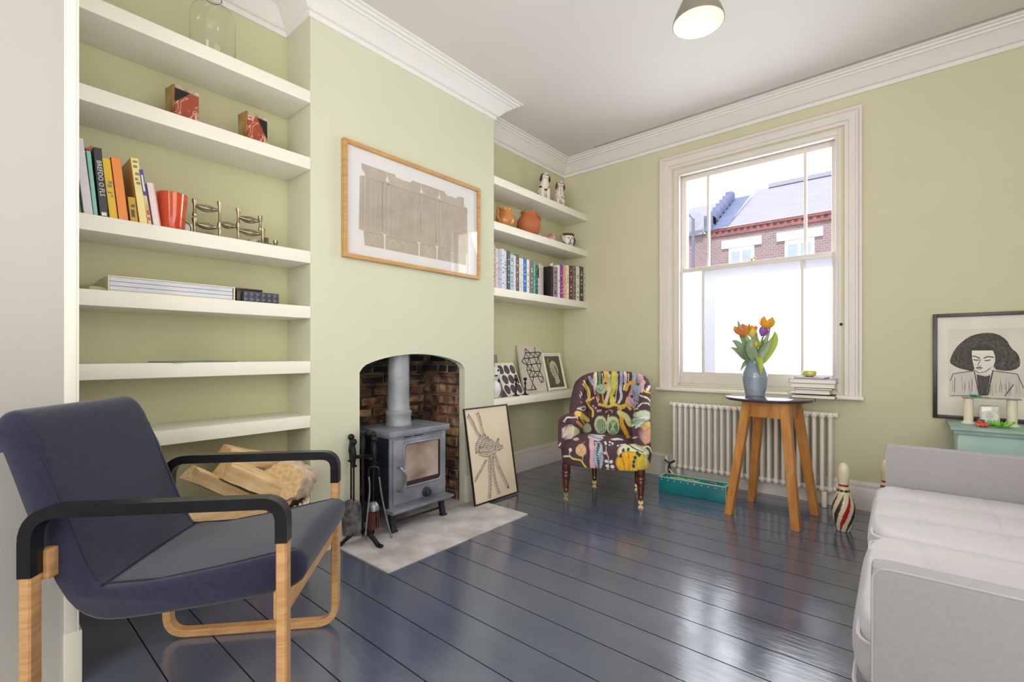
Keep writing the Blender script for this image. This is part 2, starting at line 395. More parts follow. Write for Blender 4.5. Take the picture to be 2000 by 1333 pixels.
mb = MB(); mb.face([(-1.215, YB+.06, .895), (-.42, YB+.06, .895), (-.42, YB+.06, 1.665), (-1.215, YB+.06, 1.665)]); mb.build('frosted_pane', FILM, s2); mb = MB(); mb.face([(-1.31, YB+.06, .895), (-1.215, YB+.06, .895), (-1.215, YB+.06, 1.73), (-1.31, YB+.06, 1.73)]); mb.face([(-1.215, YB+.06, 1.665), (-.42, YB+.06, 1.665), (-.42, YB+.06, 1.73), (-1.215, YB+.06, 1.73)]); mb.build('frosted_border', FILM2, s2); mb = MB(); mb.face([(-1.47, YB+.06, .895), (-1.31, YB+.06, .895), (-1.31, YB+.06, 1.73), (-1.47, YB+.06, 1.73)]); mb.build('frosted_pane', FILM, s2)
mb = MB(); mb.lathe([(.016, 0), (.016, .006), (.008, .01), (.008, .018)], 12, (-.945, YB+.07, 1.765)); mb.box((-.94, YB+.06, 1.787), (.05, .012, .008), .003, Euler((0, 0, .3))); mb.ball((-.917, YB+.052, 1.79), .008, 8)
mb.build('sash_catch', BRASS, w1)
mb = MB(); mb.lathe([(.010, 0), (.010, .004), (.004, .006)], 10, (-.365, YB-.0, 1.25), Matrix.Rotation(pi/2, 4, 'X')); mb.build('sash_bolt_hole', BLACKM, w1)
mb = MB(); mb.b2(-1.665, -.235, YB-.075, YB+.05, .738, .762, .008); struct(mb.build('window_1_sill', WHITE)).name = 'trim_5'
# exterior sill
mb = MB(); mb.b2(-1.6, -.3, YB+.2, YB+.42, .68, .74, .01); struct(mb.build('trim_6', mat('stone_sill', (220, 216, 208), .8)))

# ================================================================== STREET OUTSIDE
brk = bpy.data.materials.new('victorian_brick'); brk.use_nodes = True
nt = brk.node_tree; n = nt.nodes; l = nt.links; b = n['Principled BSDF']
tc = n.new('ShaderNodeTexCoord'); mp = n.new('ShaderNodeMapping'); mp.inputs['Rotation'].default_value = (pi/2, 0, 0); l.new(tc.outputs['Object'], mp.inputs[0])
bt = n.new('ShaderNodeTexBrick'); bt.inputs['Scale'].default_value = 4.4; bt.inputs['Color1'].default_value = (*lin((152, 124, 122)), 1); bt.inputs['Color2'].default_value = (*lin((132, 116, 118)), 1); bt.inputs['Mortar'].default_value = (*lin((172, 160, 162)), 1)
bt.inputs['Mortar Size'].default_value = .02; l.new(mp.outputs[0], bt.inputs[0]); l.new(bt.outputs[0], b.inputs['Base Color']); b.inputs['Roughness'].default_value = .9
slate = mat('pale_slate_roof', (158, 154, 168), .8, var=.06, scale=3, stretch=(1, 1, 6)); slate2 = mat('blue_grey_slate', (112, 120, 150), .7, var=.1, scale=4)
OW = mat('street_white_paint', (236, 234, 236), .7); 
HY = 13.0
hs = thing('terraced_house', 'red brick terraced house across the street with white lintels and slate roof', 'house', (-2, HY, 0))
def hp(name, mb, m, parent=None): 
    o = mb.build(name, m, parent or hs); o.location = (2, -HY, 0) if parent is None else (0, 0, 0); return o
mb = MB(); mb.b2(-4.05, 4, HY, HY+.3, 0, 4.32); hp('brick_wall', mb, brk)
mb = MB(); mb.mi = 0
mb.b2(-4.05, 4, HY-.06, HY, 4.12, 4.19, .01)
for i in range(54): mb.b2(-4.0+i*.15, -3.93+i*.15, HY-.05, HY, 4.19, 4.26)
mb.b2(-4.05, 4, HY-.08, HY, 4.26, 4.33, .01)
hp('brick_cornice', mb, mat('red_brick_band', (146, 92, 92), .9, var=.15, scale=12))
mb = MB(); mb.face([(-3.65, HY-.1, 4.33), (4, HY-.1, 4.33), (4, HY+3, 6.1), (-3.65, HY+3, 6.1)]); mb.b2(-3.3, 4, HY+2.9, HY+3.05, 6.08, 6.2); o = hp('roof', mb, slate)
mb = MB(); mb.face([(-4.15, HY-.12, 4.3), (-3.62, HY-.12, 4.33), (-3.62, HY+2.2, 5.75), (-4.15, HY+2.2, 5.75)]); mb.b2(-4.22, -4.02, HY-.1, HY+.3, 4.3, 4.72)
for i in range(7): mb.b2(-4.22, -4.02, HY+.3*i, HY+.3*i+.3, 4.5+.18*i, 4.75+.185*i, .02)
hp('party_wall_slates', mb, slate2)
for (x0, x1) in ((-3.785, -2.839), (-2.505, -1.552), (-.9, .05), (.6, 1.6)):
    mb = MB(); mb.b2(x0, x1, HY-.06, HY+.02, 3.78, 3.995, .01); hp('lintel', mb, OW)
    a, c = x0+.17, x1-.17
    mb = MB(); mb.b2(a, c, HY-.03, HY+.05, 2.2, 3.78, .01); mb.mi = 1; mb.b2(a+.07, (a+c)/2-.03, HY-.04, HY-.03, 2.4, 3.68); mb.b2((a+c)/2+.03, c-.07, HY-.04, HY-.03, 2.4, 3.68)
    hp('window', mb, [OW, mat('net_curtained_glass', (166, 174, 192), .3)])
h2 = thing('neighbouring_house', 'far brick house left of the roof parapet, beyond the lamp post', 'house', (-6, HY, 0))
mb = MB(); mb.b2(-9, -4.06, HY+.02, HY+.3, 0, 4.28); o = mb.build('brick_wall', brk, h2); o.location = (6, -HY, 0)
mb = MB(); mb.face([(-9, HY-.1, 4.28), (-4.24, HY-.1, 4.28), (-4.24, HY+3, 5.95), (-9, HY+3, 5.95)]); mb.b2(-9, -4.24, HY-.14, HY-.02, 4.24, 4.3); o = mb.build('roof', slate, h2); o.location = (6, -HY, 0)
mb = MB(); mb.lathe([(.05, 0), (.26, .04), (.28, .06), (.0, .12)], 16, (-4.5, HY-.15, 4.6), Matrix.Rotation(pi/2.4, 4, 'X')); mb.tube([(-4.5, HY-.1, 4.3), (-4.5, HY-.1, 4.62)], .02); o = mb.build('satellite_dish', mat('dish_grey', (150, 150, 160), .6), h2); o.location = (6, -HY, 0)
lp = thing('street_lamp', 'slim dark street lamp post in front of the far brick houses', 'lamp post', (-3.7, 10.6, 0))
mb = MB(); mb.tube([(0, 0, 0), (0, 0, 4.05)], [.05, .035]); mb.build('pole', mat('lamp_grey', (110, 110, 130), .5), lp)
mb = MB(); mb.tube([(0, 0, 4.03), (-.1, 0, 4.18), (-.32, 0, 4.42)], .02); mb.box((-.42, 0, 4.5), (.34, .12, .07), .02, Euler((0, .7, 0))); mb.build('lamp_head', mat('lamp_grey', (110, 110, 130), .5), lp)
mb = MB(); mb.b2(-14, 8, 4.3, HY+3, -.3, -.2); struct(mb.build('ground', mat('street_asphalt', (150, 150, 152), .9, scale=10)))
# pale rendered garden wall seen low through the frosted sash
mb = MB(); mb.b2(-6, 4, 7.0, 7.15, -.2, 1.2, .02); tag(mb.build('garden_wall', OW), 'low white rendered garden wall across the pavement outside', 'wall')

# ================================================================== SHELVES
def shelf(y0, y1, zt, th, lab, x=XC+.004, gr=None):
    mb = MB(); mb.b2(XA+.001, x, y0, y1, zt-th, zt, .002)
    return tag(mb.build('alcove_shelf', SHELFW), lab, 'shelf', gr)
SL = [2.415, 2.069, 1.581, 1.295, 1.010, .727]
labs = ['topmost thick white shelf in the left alcove, holding the glass jar', 'thick white left alcove shelf carrying the two marble bookends', 'thick white left alcove shelf carrying leaning books and an orange vase',
        'thick white left alcove shelf with the flat white box file on it', 'nearly bare thick white shelf at eye level in left alcove', 'lowest thick white shelf in left alcove, above the firewood']
for z, lb in zip(SL, labs): shelf(.25, C0-.001, z, .062, lb)
SR = [2.385, 2.044, 1.546, .705]
labs = ['topmost white shelf right of the chimney breast, under two china dogs', 'white shelf right of chimney breast holding terracotta jugs', 'white shelf right of chimney breast holding the row of books', 'low white shelf behind the patterned chair holding small artworks']
for z, lb in zip(SR, labs): shelf(C1+.001, YB-.001, z, .060, lb)
# ================================================================== NAVY ARMCHAIR
# local frame: +X forward, +Y away from the photographer's side, origin on the floor
navy = mat('navy_wool_fabric', (32, 32, 58), .9, rgb2=(40, 41, 70), scale=60, detail=6, bump=.25, bscale=420, sheen=.25)
ac = thing('lounge_armchair', 'navy fabric lounge chair with bent birch frame and black painted arms', 'armchair', (-1.712, .904, 0), atan2(.743, .670))
def loop_frame(y0, y1):
    par = None
    w = (y1-y0)/2; yc = (y0+y1)/2; t = .0135
    X0, X1, ZT = -.555, .040, .658
    sec = [(-t, -w), (t, -w), (t, w), (-t, w)]
    def rsec(s): 
        b = .004; return [(-t, -w+b), (-t+b, -w), (t-b, -w), (t, -w+b), (t, w-b), (t-b, w), (-t+b, w), (-t, w-b)]
    low = rounded([(X0, yc, .50), (X0, yc, t), (X1, yc, t), (X1, yc, .555)], .07, 8)
    mb = MB(); mb.sweep(low, rsec(0), (0, 1, 0)); a = mb.build('side_frame', BIRCH, ac, smooth=30)
    up = rounded([(X0, yc, .498), (X0, yc, ZT), (X1, yc, ZT), (X1, yc, .553)], .075, 8)
    mb = MB(); t2 = t+.0015
    mb.sweep(up, [(-t2, -w-.001), (t2, -w-.001), (t2, w+.001), (-t2, w+.001)], (0, 1, 0)); mb.build('armrest', BLACKP, ac, smooth=30)
loop_frame(.0, .038); loop_frame(-.58, -.542)
mb = MB(); mb.box((.022, -.271, .372), (.028, .546, .075), .004); mb.build('front_rail', BIRCH, ac)
mb = MB(); mb.box((-.540, -.271, .515), (.026, .546, .075), .004); mb.build('back_rail', BIRCH, ac)
# one continuous folded cushion: closed profile (forward, z), swept across the width
prof = [(-.625, .885), (-.60, .84), (-.555, .70), (-.515, .59), (-.47, .475), (-.447, .432), (-.41, .428), (-.30, .438), (-.15, .462), (0, .492), (.045, .503), (.078, .495), (.088, .465), (.078, .425), (.045, .40), (0, .386), (-.15, .366), (-.30, .350), (-.40, .343), (-.455, .350), (-.505, .388), (-.55, .468), (-.60, .61), (-.65, .77), (-.688, .868), (-.683, .893), (-.655, .902)]
PR = chaikin([(a, 0, z) for a, z in prof], 1, True)
NP = len(PR); cx = sum(p.x for p in PR)/NP
def cush(u, v):
    i = int(round(v*NP)) % NP; p = PR[i].copy(); t = u*2-1
    half = .252
    # corner rounding: shrink the profile near both side edges toward its mid line
    e = max(0, (abs(t)-.94)/.06); sh = 1-.16*e*e
    # local thickness centre: pull toward the seat/back centreline
    q = PR[(NP-i+12) % NP]
    m = Vector((-.47, 0, .40)) if -.5 < p.x < -.4 else None
    top = 0
    if p.z > .80: top = -.05*max(0, (abs(t)-.82)/.18)**2.2
    crown = .010*(1-t*t) if (p.x > -.42 and p.z > .41 and p.x < .06) else 0
    nn = Vector((0, 0, 0))
    if e > 0:
        c = cl(p); nn = (c-p)*(.28*e*e)
    return Vector((p.x, -.2625+t*(half-.0*e), p.z+top+crown))+nn
cln = [Vector(a) for a in ((-.66, 0, .87), (-.60, 0, .70), (-.53, 0, .52), (-.475, 0, .41), (-.40, 0, .39), (-.15, 0, .413), (.04, 0, .45))]
def cl(p):
    best = None
    for a, b_ in zip(cln, cln[1:]):
        d = b_-a; t = max(0, min(1, (p-a).dot(d)/d.length_squared)); q = a+d*t
        if best is None or (q-p).length < (best-p).length: best = q
    return best
mb = MB(); mb.grid(61, NP, cush, cv=True, capu=True); cu_ = mb.build('seat_cushion', navy, ac, smooth=60)
# seam lines: side seams on the back and seat and the crease
mb = MB()
for t in (-.90, .90):
    yy = -.2625+t*.252; pts = []
    for (a, z) in [(-.592, .805), (-.555, .702), (-.515, .592), (-.47, .478), (-.45, .436), (-.30, .4405), (-.15, .465), (0, .495), (.045, .503)]: pts.append((a, yy, z))
    mb.tube(pts, .0026, 5)
mb.tube([(-.438, -.50, .434), (-.436, -.26, .440), (-.438, -.025, .434)], .0028, 5)
mb.build('seam_piping', mat('navy_piping', (40, 40, 64), .8), cu_)

# ================================================================== PATTERNED NURSING CHAIR
pc = thing('nursing_chair', 'low button-back chair in aubergine fabric with bright botanical pattern and turned legs', 'armchair', (-1.668, 2.947, 0), radians(20))
def hexc(r, g, b_): return lin((r, g, b_))
BASEC = (84, 58, 66)
SH = []   # painted motifs in a frontal drawing space of the fabric
def ell(cx, cy, rx, ry, c, rot=0, tex=None): SH.append(('e', cx, cy, rx, ry, c, rot, tex))
def ln(pts, w, c): SH.append(('l', pts, w, c))
Y_, YG, CR, PK, WH, GR, BL, OR, PE, BRN, TE = (236, 202, 92), (214, 206, 90), (232, 228, 196), (226, 178, 190), (236, 230, 232), (112, 150, 118), (170, 180, 200), (236, 176, 52), (226, 178, 140), (70, 44, 54), (32, 78, 70)
# back
for x0, w, c in ((535, 38, CR), (585, 34, GR), (668, 62, (240, 200, 110)), (768, 70, YG), (860, 40, BL), (905, 34, WH), (1015, 60, BL), (1085, 70, PK)):
    ln([(x0, 20), (x0+4, 90), (x0+random.randint(-22, 10), 240)], w, c)
ln([(700, 90), (712, 200), (690, 330), (650, 440)], 44, (228, 208, 170)); ln([(768, 60), (752, 250), (745, 400)], 62, YG)
ln([(600, 200), (620, 330), (640, 420)], 14, OR); ln([(560, 310), (575, 380)], 10, OR)
ln([(520, 60), (500, 200), (560, 400)], 20, PK); ln([(460, 120), (500, 190)], 46, BL)
ell(600, 245, 68, 58, (178, 200, 170)); ln([(560, 230), (600, 270), (640, 230)], 12, GR); ln([(570, 260), (600, 210)], 8, GR)
ln([(380, 150), (430, 230), (470, 340), (410, 400), (450, 470), (510, 500), (490, 580)], 24, Y_); ln([(365, 190), (420, 260), (440, 350)], 16, Y_); ln([(410, 400), (510, 350)], 20, Y_)
ln([(580, 430), (680, 455), (780, 420), (830, 450), (920, 420), (960, 470)], 34, Y_); ln([(820, 470), (900, 470), (930, 340)], 22, Y_)
ln([(915, 240), (940, 180), (1000, 160)], 40, OR)
ell(985, 330, 52, 120, PK, .25); ell(1035, 260, 45, 80, BL, .3); ln([(1060, 220), (1040, 350), (1000, 450)], 30, BL); ln([(940, 300), (1040, 380)], 6, BRN); ln([(950, 350), (1010, 430)], 6, BRN)
ln([(850, 230), (860, 330), (820, 400)], 30, (205, 208, 214))
ln([(285, 500), (330, 480), (380, 450), (400, 490), (350, 510), (300, 490)], 12, WH)
for p in ((500, 450), (560, 505), (590, 500), (535, 470)): ell(*p, 16, 13, PK)
ln([(660, 520), (680, 505)], 14, PK); ln([(705, 490), (740, 485), (745, 520)], 12, PK)
ell(595, 670, 80, 112, (214, 222, 170)); ell(600, 680, 60, 86, GR); ell(750, 670, 85, 112, (214, 222, 170)); ell(755, 690, 62, 84, GR)
for k in range(5): ln([(545+k*28, 600), (560+k*22, 760)], 6, CR); ln([(690+k*30, 600), (800-k*24, 760)], 6, CR)
ln([(850, 560), (870, 680), (930, 790)], 50, OR); ln([(840, 520), (920, 560), (960, 640)], 70, (226, 220, 160))
ell(1110, 540, 110, 62, (206, 214, 190)); ell(1060, 620, 90, 60, (150, 176, 150)); ln([(1000, 600), (1080, 560), (1200, 560)], 12, WH); ln([(1020, 680), (1100, 620)], 20, WH)
ell(1150, 740, 92, 140, (238, 196, 120), .3); ell(1165, 770, 62, 110, (232, 170, 150), .5); ln([(1120, 830), (1200, 690)], 10, PK); ln([(1100, 850), (1170, 720)], 8, (238, 200, 120))
ln([(1010, 480), (1080, 400), (1180, 390), (1230, 450)], 14, WH); ln([(1080, 310), (1160, 330), (1200, 380)], 16, CR); ln([(1120, 250), (1190, 280)], 20, Y_)
for p in ((1190, 210), (1225, 180), (1225, 270), (1170, 240)): ell(*p, 24, 18, WH)
ln([(980, 810), (1030, 790)], 18, PK); ln([(1070, 930), (1170, 880), (1210, 960)], 18, CR)
for p in ((325, 290), (310, 320), (340, 600), (300, 650), (1120, 140), (1000, 110), (330, 390)): ln([(p[0], p[1]), (p[0]+18, p[1]+14), (p[0]+8, p[1]+34)], 9, WH)
ln([(120, 700), (180, 690), (230, 705)], 10, PK); ln([(700, 550), (690, 600)], 12, CR); ln([(430, 300), (455, 420)], 8, CR); ln([(620, 60), (630, 180)], 8, WH); ln([(720, 60), (735, 260)], 10, (150, 170, 120)); ln([(815, 60), (800, 300), (775, 400)], 9, WH); ln([(945, 60), (940, 150)], 10, CR)
# left arm
ln([(95, 660), (140, 600), (200, 610), (280, 580), (290, 610)], 16, WH); ln([(270, 550), (340, 560), (420, 620)], 60, Y_); ln([(290, 650), (340, 700)], 40, (236, 160, 90)); ln([(330, 600), (370, 660)], 22, OR)
ell(200, 770, 120, 62, (226, 224, 190)); ell(150, 830, 80, 40, (226, 196, 200)); ell(420, 720, 62, 60, (190, 200, 170)); ln([(380, 700), (440, 760)], 12, CR)
ln([(40, 960), (60, 920)], 18, WH); ell(270, 860, 40, 20, PK)
# seat
ell(335, 990, 74, 74, (226, 186, 142)); 
for k in (-40, 0, 40): ln([(335+k, 930), (335+k*.3, 990), (335+k, 1050)], 4, (176, 120, 90))
ln([(335, 930), (375, 885)], 9, PE)
ln([(100, 1085), (190, 1065), (230, 1110), (330, 1108), (360, 1140), (400, 1190)], 22, YG); ln([(100, 1085), (160, 1070)], 22, WH); ell(190, 1000, 22, 24, WH); ln([(190, 1010), (175, 1050), (200, 1080)], 10, WH); ln([(355, 1060), (350, 1110)], 8, CR)
ln([(470, 860), (480, 1000), (480, 1220)], 62, PK); ell(560, 1040, 62, 178, BL); ln([(560, 900), (540, 1050), (570, 1210)], 30, (96, 108, 120))
for k in range(22): ell(520+(k*37)%84, 890+k*14, 10, 6, (60, 62, 74) if k % 2 else WH, .5)
ell(520, 825, 105, 40, (214, 208, 222)); ln([(440, 810), (600, 840)], 8, (90, 90, 120)); ln([(520, 800), (640, 800)], 14, WH)
ln([(655, 930), (660, 1000), (685, 1050), (690, 1210)], 8, WH); ell(650, 1000, 26, 18, PK)
for q in ((655, 1100), (720, 1100), (675, 1155), (735, 1155), (680, 1205), (742, 1205)): ell(*q, 24, 20, WH)
for q in ((650, 900), (700, 870), (735, 880), (700, 905), (640, 880)): ell(*q, 16, 12, WH)
ell(790, 832, 85, 14, WH)
ell(985, 980, 195, 105, (232, 228, 190)); ell(960, 1110, 182, 150, (246, 190, 44)); ell(1080, 1110, 110, 130, (232, 206, 70))
ln([(850, 960), (870, 1100), (900, 1230)], 12, (216, 130, 40)); ln([(940, 980), (930, 1100), (960, 1230)], 12, (216, 130, 40))
for k in range(9): ln([(800+k*30, 1010), (840+k*24, 1110), (820+k*28, 1210)], 5, (220, 140, 50))
for q in ((840, 1020), (870, 960), (1010, 1030), (1000, 1080), (1040, 980), (1000, 1130), (930, 940), (1060, 1000)): ell(*q, 18, 24, TE)
ln([(930, 880), (1000, 930), (1100, 960)], 12, TE); ln([(1030, 890), (1130, 940)], 14, BL); ln([(1150, 1000), (1140, 1120)], 20, CR); ln([(800, 910), (900, 880)], 12, WH)
def paint(o, px, py, jitter=True):
    me = o.data; N = len(me.vertices); col = np.ones((N, 4), dtype=np.float32); col[:, :3] = np.array(lin(BASEC))
    px = px+4*np.sin(py/31+px/47); py = py+4*np.sin(px/27-py/53)
    for s in SH:
        if s[0] == 'e':
            _, cx, cy, rx, ry, c, rot, _t = s; dx = px-cx; dy = py-cy; a = dx*cos(rot)+dy*sin(rot); b_ = -dx*sin(rot)+dy*cos(rot)
            m = (a/rx)**2+(b_/ry)**2 < 1
            inner = (a/rx)**2+(b_/ry)**2 < .80
            cc = np.array(lin(c)); col[m, :3] = cc*.72; col[inner, :3] = cc
        else:
            _, pts, w, c = s; P = [(p.x, p.y) for p in chaikin([(a, b_, 0) for a, b_ in pts], 2)]; d = np.full(N, 1e9)
            for (x0, y0), (x1, y1) in zip(P, P[1:]):
                L2 = (x1-x0)**2+(y1-y0)**2+1e-9; t = np.clip(((px-x0)*(x1-x0)+(py-y0)*(y1-y0))/L2, 0, 1)
                d = np.minimum(d, np.hypot(px-x0-t*(x1-x0), py-y0-t*(y1-y0)))
            m = d < w/2; col[m, :3] = np.array(lin(c))
    at = me.color_attributes.new('pattern', 'FLOAT_COLOR', 'POINT'); at.data.foreach_set('color', col.ravel())
def xyz(o):
    a = np.empty(len(o.data.vertices)*3, dtype=np.float32); o.data.vertices.foreach_get('co', a); return a.reshape(-1, 3)
def mapfront(v):
    S = 3.3/(3.3+v[:, 1]); return 600+275*v[:, 1]+v[:, 0]*1800*S, -176+(1.05-v[:, 2])*1676*S
fab = bpy.data.materials.new('botanical_print_fabric'); fab.use_nodes = True
nt = fab.node_tree; n = nt.nodes; l = nt.links; b = n['Principled BSDF']
vc = n.new('ShaderNodeVertexColor'); vc.layer_name = 'pattern'; tc = n.new('ShaderNodeTexCoord'); nz = n.new('ShaderNodeTexNoise'); nz.inputs['Scale'].default_value = 60; l.new(tc.outputs['Object'], nz.inputs[0])
mr = n.new('ShaderNodeMapRange'); mr.inputs[3].default_value = .75; mr.inputs[4].default_value = 1.2; l.new(nz.outputs[0], mr.inputs[0]); mx = n.new('ShaderNodeMixRGB'); mx.blend_type = 'MULTIPLY'; mx.inputs[0].default_value = 1; l.new(vc.outputs[0], mx.inputs[1]); l.new(mr.outputs[0], mx.inputs[2]); l.new(mx.outputs[0], b.inputs['Base Color']); b.inputs['Roughness'].default_value = .85
# back shell
def plan(s):
    """s in 0..1 along horseshoe centreline -> (x,y, outward normal)"""
    Ls, Rw, Rd = .25, .262, .30
    def P(t):
        if t < .25: q = 1-t/.25; return Vector((-Rw-.010*sin(q*pi/2)**1.5, .05+Ls*t/.25))
        if t > .75: q = 1-(1-t)/.25; return Vector((Rw+.010*sin(q*pi/2)**1.5, .05+Ls*(1-t)/.25))
        a = (t-.25)/.5*pi; c, sn = cos(a), sin(a); q_ = (abs(c)**3.2+abs(sn)**3.2)**(-1/3.2); return Vector((-Rw*c*q_, .05+Ls+Rd*sn*q_))
    p = P(s); d = (P(min(1, s+.004))-P(max(0, s-.004))).normalized(); return p, Vector((-d.y, d.x))
def hgt(s):
    t = abs(s-.5)*2     # 0 centre .. 1 arm front
    if t < .36: return .900-.06*(t/.36)**3
    if t < .58: k = (t-.36)/.22; k = k*k*(3-2*k); return .84+(.585-.84)*k
    return .585+.012*sin((t-.58)/.42*pi)
buttons = [(s, z) for s in (.32, .41, .5, .59, .68) for z in (.70,)]+[(s, z) for s in (.365, .455, .545, .635) for z in (.585, .80)]
def shellp(u, v):
    s = .0+1.0*u; p, nr = plan(s); nr = -nr if nr.dot(Vector((p.x, p.y-.25))) < 0 else nr
    h = hgt(s); end = min(u, 1-u); e = sqrt(max(0, 1-max(0, 1-end/.035)**2)) if end < .035 else 1
    th = .042*(.30+.70*e); arm = max(0, (abs(s-.5)*2-.6)/.4); th *= 1+.45*arm
    zb = .25+.10*min(1, arm*1.3); a = v
    rec = .06*max(0, (h-.6)/.3)   # backward rake
    if a < .42: z = .36+(h-th-.36)*a/.42; off = -th
    elif a < .58: q = (a-.42)/.16*pi; z = h-th+th*sin(q); off = -th*cos(q)
    else: z = h-th+(zb-(h-th))*(a-.58)/.42; off = th
    pit = 0
    if a < .44:
        for (bs, bz) in buttons:
            d = ((s-bs)/.035)**2+((z-bz)/.05)**2; pit += .040*math.exp(-d*1.2)
            pit += .010*math.exp(-((s-bs)/.012)**2)*(1 if z > bz and z > .62 else 0)
        off += pit-.012*min(1, max(0, (z-.42)/.1))
    k = 1-.25*(1-e)
    c = Vector((p.x, p.y))+nr*off
    lean = rec*max(0, (z-.35)/.5)
    front = -.03*e*arm*0
    zz = z if end >= .035 else zb+(z-zb)*(.80+.20*e)+ .0
    return Vector((c.x, c.y+lean-(.04*e if end < .035 else .04)*arm, zz))
mb = MB(); mb.grid(520, 190, shellp, capu=True); bk = mb.build('button_back', fab, pc, smooth=70, recalc=True)
px, py = mapfront(xyz(bk)); paint(bk, px, py)
for (bs, bz) in buttons:
    mb = MB()
    p, nr = plan(bs); nr = -nr if nr.dot(Vector((p.x, p.y-.25))) < 0 else nr; h = hgt(bs); c = Vector((p.x, p.y))-nr*.026; lean = .06*max(0, (h-.6)/.3)*max(0, (bz-.35)/.5)
    mb.ball((c.x, c.y+lean, bz), (.010, .010, .010), 8); mb.build('button', mat('dark_button', BASEC, .8), bk)
# seat
def seatp(u, v):
    # v: 0 top centre -> 1 underside, squircle rings
    a = u*2*pi; c, s = cos(a), sin(a); q_ = (c**4+s**4)**-.25; X = c*q_; Yv = s*q_
    if v < .5: r = v/.5; rr = r*.9; z = .435-.03*rr**3; 
    elif v < .72: q = (v-.5)/.22*pi/2; rr = .9+.1*sin(q); z = .34+.065*cos(q)+ .0
    elif v < .94: q = (v-.72)/.22; rr = 1-.045*q**2; z = .34-.105*q
    else: q = (v-.94)/.06; rr = .955*(1-q*.9); z = .235
    wf = .325 if Yv < 0 else .325-.05*Yv
    y = .235+Yv*rr*.265
    zz = z-.012*(1-(X*rr)**2)*0+ (.006*sin(X*rr*3))*0
    if z > .4: zz -= .02*max(0, Yv*rr)
    return Vector((X*rr*wf, y, zz))
mb = MB(); mb.grid(520, 190, seatp, cu=True); st = mb.build('seat', fab, pc, smooth=80)
px, py = mapfront(xyz(st)); paint(st, px, py)
mah = mat('dark_mahogany', (92, 42, 32), .3, rgb2=(70, 30, 24), scale=12, stretch=(3, 3, 1), coat=.4)
def turned(x, y, back=False):
    mb = MB()
    if not back:
        mb.lathe([(.030, .245), (.031, .20), (.027, .195), (.034, .185), (.034, .172), (.026, .166), (.032, .150), (.029, .138), (.024, .134), (.026, .120), (.021, .085), (.018, .058)], 20)
    else:
        mb.lathe([(.024, .245), (.020, .12), (.017, .06)], 16)
    lg = mb.build('leg', mah, pc, smooth=50); lg.location = (x, y, 0)
    mb = MB(); mb.lathe([(.019, .062), (.020, .045), (.013, .034), (.011, .028)], 16); mb.lathe([(.0, -.008), (.017, -.008), (.018, 0), (.017, .008), (0, .008)], 16, (0, 0, .018), Matrix.Rotation(pi/2, 4, 'X')); mb.box((0, 0, .028), (.016, .022, .012), .003)
    c = mb.build('caster', BRASS, lg, smooth=40)
turned(-.265, .03); turned(.265, .03); turned(-.13, .43, True); turned(.20, .45, True)

# ================================================================== SOFA
sf = thing('sofa', 'light grey two-seat sofa with thin flat arms and tufted seat cushions', 'sofa', (-.062, 1.197, 0), radians(1.0))
sofam = mat('light_grey_wool', (158, 154, 158), .95, var=.03, scale=90, bump=.1, bscale=900, sheen=.2)
sofac = mat('pale_grey_seat_wool', (201, 197, 202), .95, var=.02, scale=90, bump=.1, bscale=900, sheen=.2)
SD = .86
for y0 in (0, 1.613):
    mb = MB(); mb.b2(0, SD, y0, y0+.060, .16, .62, .012); a = mb.build('arm', sofam, sf)
    mb = MB(); 
    for yy in (y0+.003, y0+.057): mb.tube(rounded([(.002, yy, .165), (.002, yy, .618), (SD, yy, .618)], .03, 5), .0022, 6)
    mb.build('piping', mat('grey_piping', (176, 172, 174), .9), a)
mb = MB(); mb.b2(.10, SD, .060, 1.613, .16, .29, .01); mb.build('seat_base', sofam, sf)
mb = MB(); mb.b2(SD-.16, SD, .060, 1.613, .28, .78, .03); mb.build('backrest', sofam, sf)
def seatcush(y0, y1):
    x0, x1, z0, z1 = -.045, .70, .290, .428
    nch = 3.0
    def f(u, v):
        a = u*2*pi; c, s = cos(a), sin(a); q_ = (abs(c)**7+abs(s)**7)**(-1/7); X = c*q_; Y = s*q_
        if v < .6: r = (v/.6)*.93; z = 1
        elif v < .8: q = (v-.6)/.2*pi/2; r = .93+.07*sin(q); z = cos(q)
        else: q = (v-.8)/.2*pi/2; r = 1-.10*(1-cos(q)); z = -sin(q)
        px = (X*r+1)/2; py = (Y*r+1)/2
        x = x0+(x1-x0)*px; y = y0+(y1-y0)*py
        zz = (z0+z1)/2+z*(z1-z0)/2
        if z > 0:
            ed = max(0, 1-max(abs(X*r), abs(Y*r))**8)
            ch = abs(sin(py*nch*pi)); groove = (1-ch)**2.2
            bx = [.19, .5, .81]; but = 0
            for k in (1, 2):
                for q in bx: but += math.exp(-(((px-q)/.05)**2+((py-k/nch)/.035)**2))
            inr = 1 if (1/nch*.5 < py < 1-1/nch*.5) else 0
            wv = .5+.5*math.exp(-min((px-q)**2 for q in bx)/.012)
            seam = math.exp(-min((px-q)**2 for q in bx)/.00012)*.006
            zz += ed*(.022-.042*groove*inr*wv-.030*but-seam)*max(0, z)
        return Vector((x, y, zz))
    mb = MB(); mb.grid(220, 110, f, cu=True); c = mb.build('seat_cushion', sofac, sf, smooth=80)
    mb = MB(); pts = []
    def edge(zf, inset):
        return rounded([(x1, y0+inset, zf), (x0+inset, y0+inset, zf), (x0+inset, y1-inset, zf), (x1, y1-inset, zf)], .05, 6)
    mb.tube(edge(.416, .017), .0045, 6); mb.tube(edge(.312, .010), .0045, 6); mb.build('piping', sofac, c)
seatcush(.066, .836); seatcush(.838, 1.610)
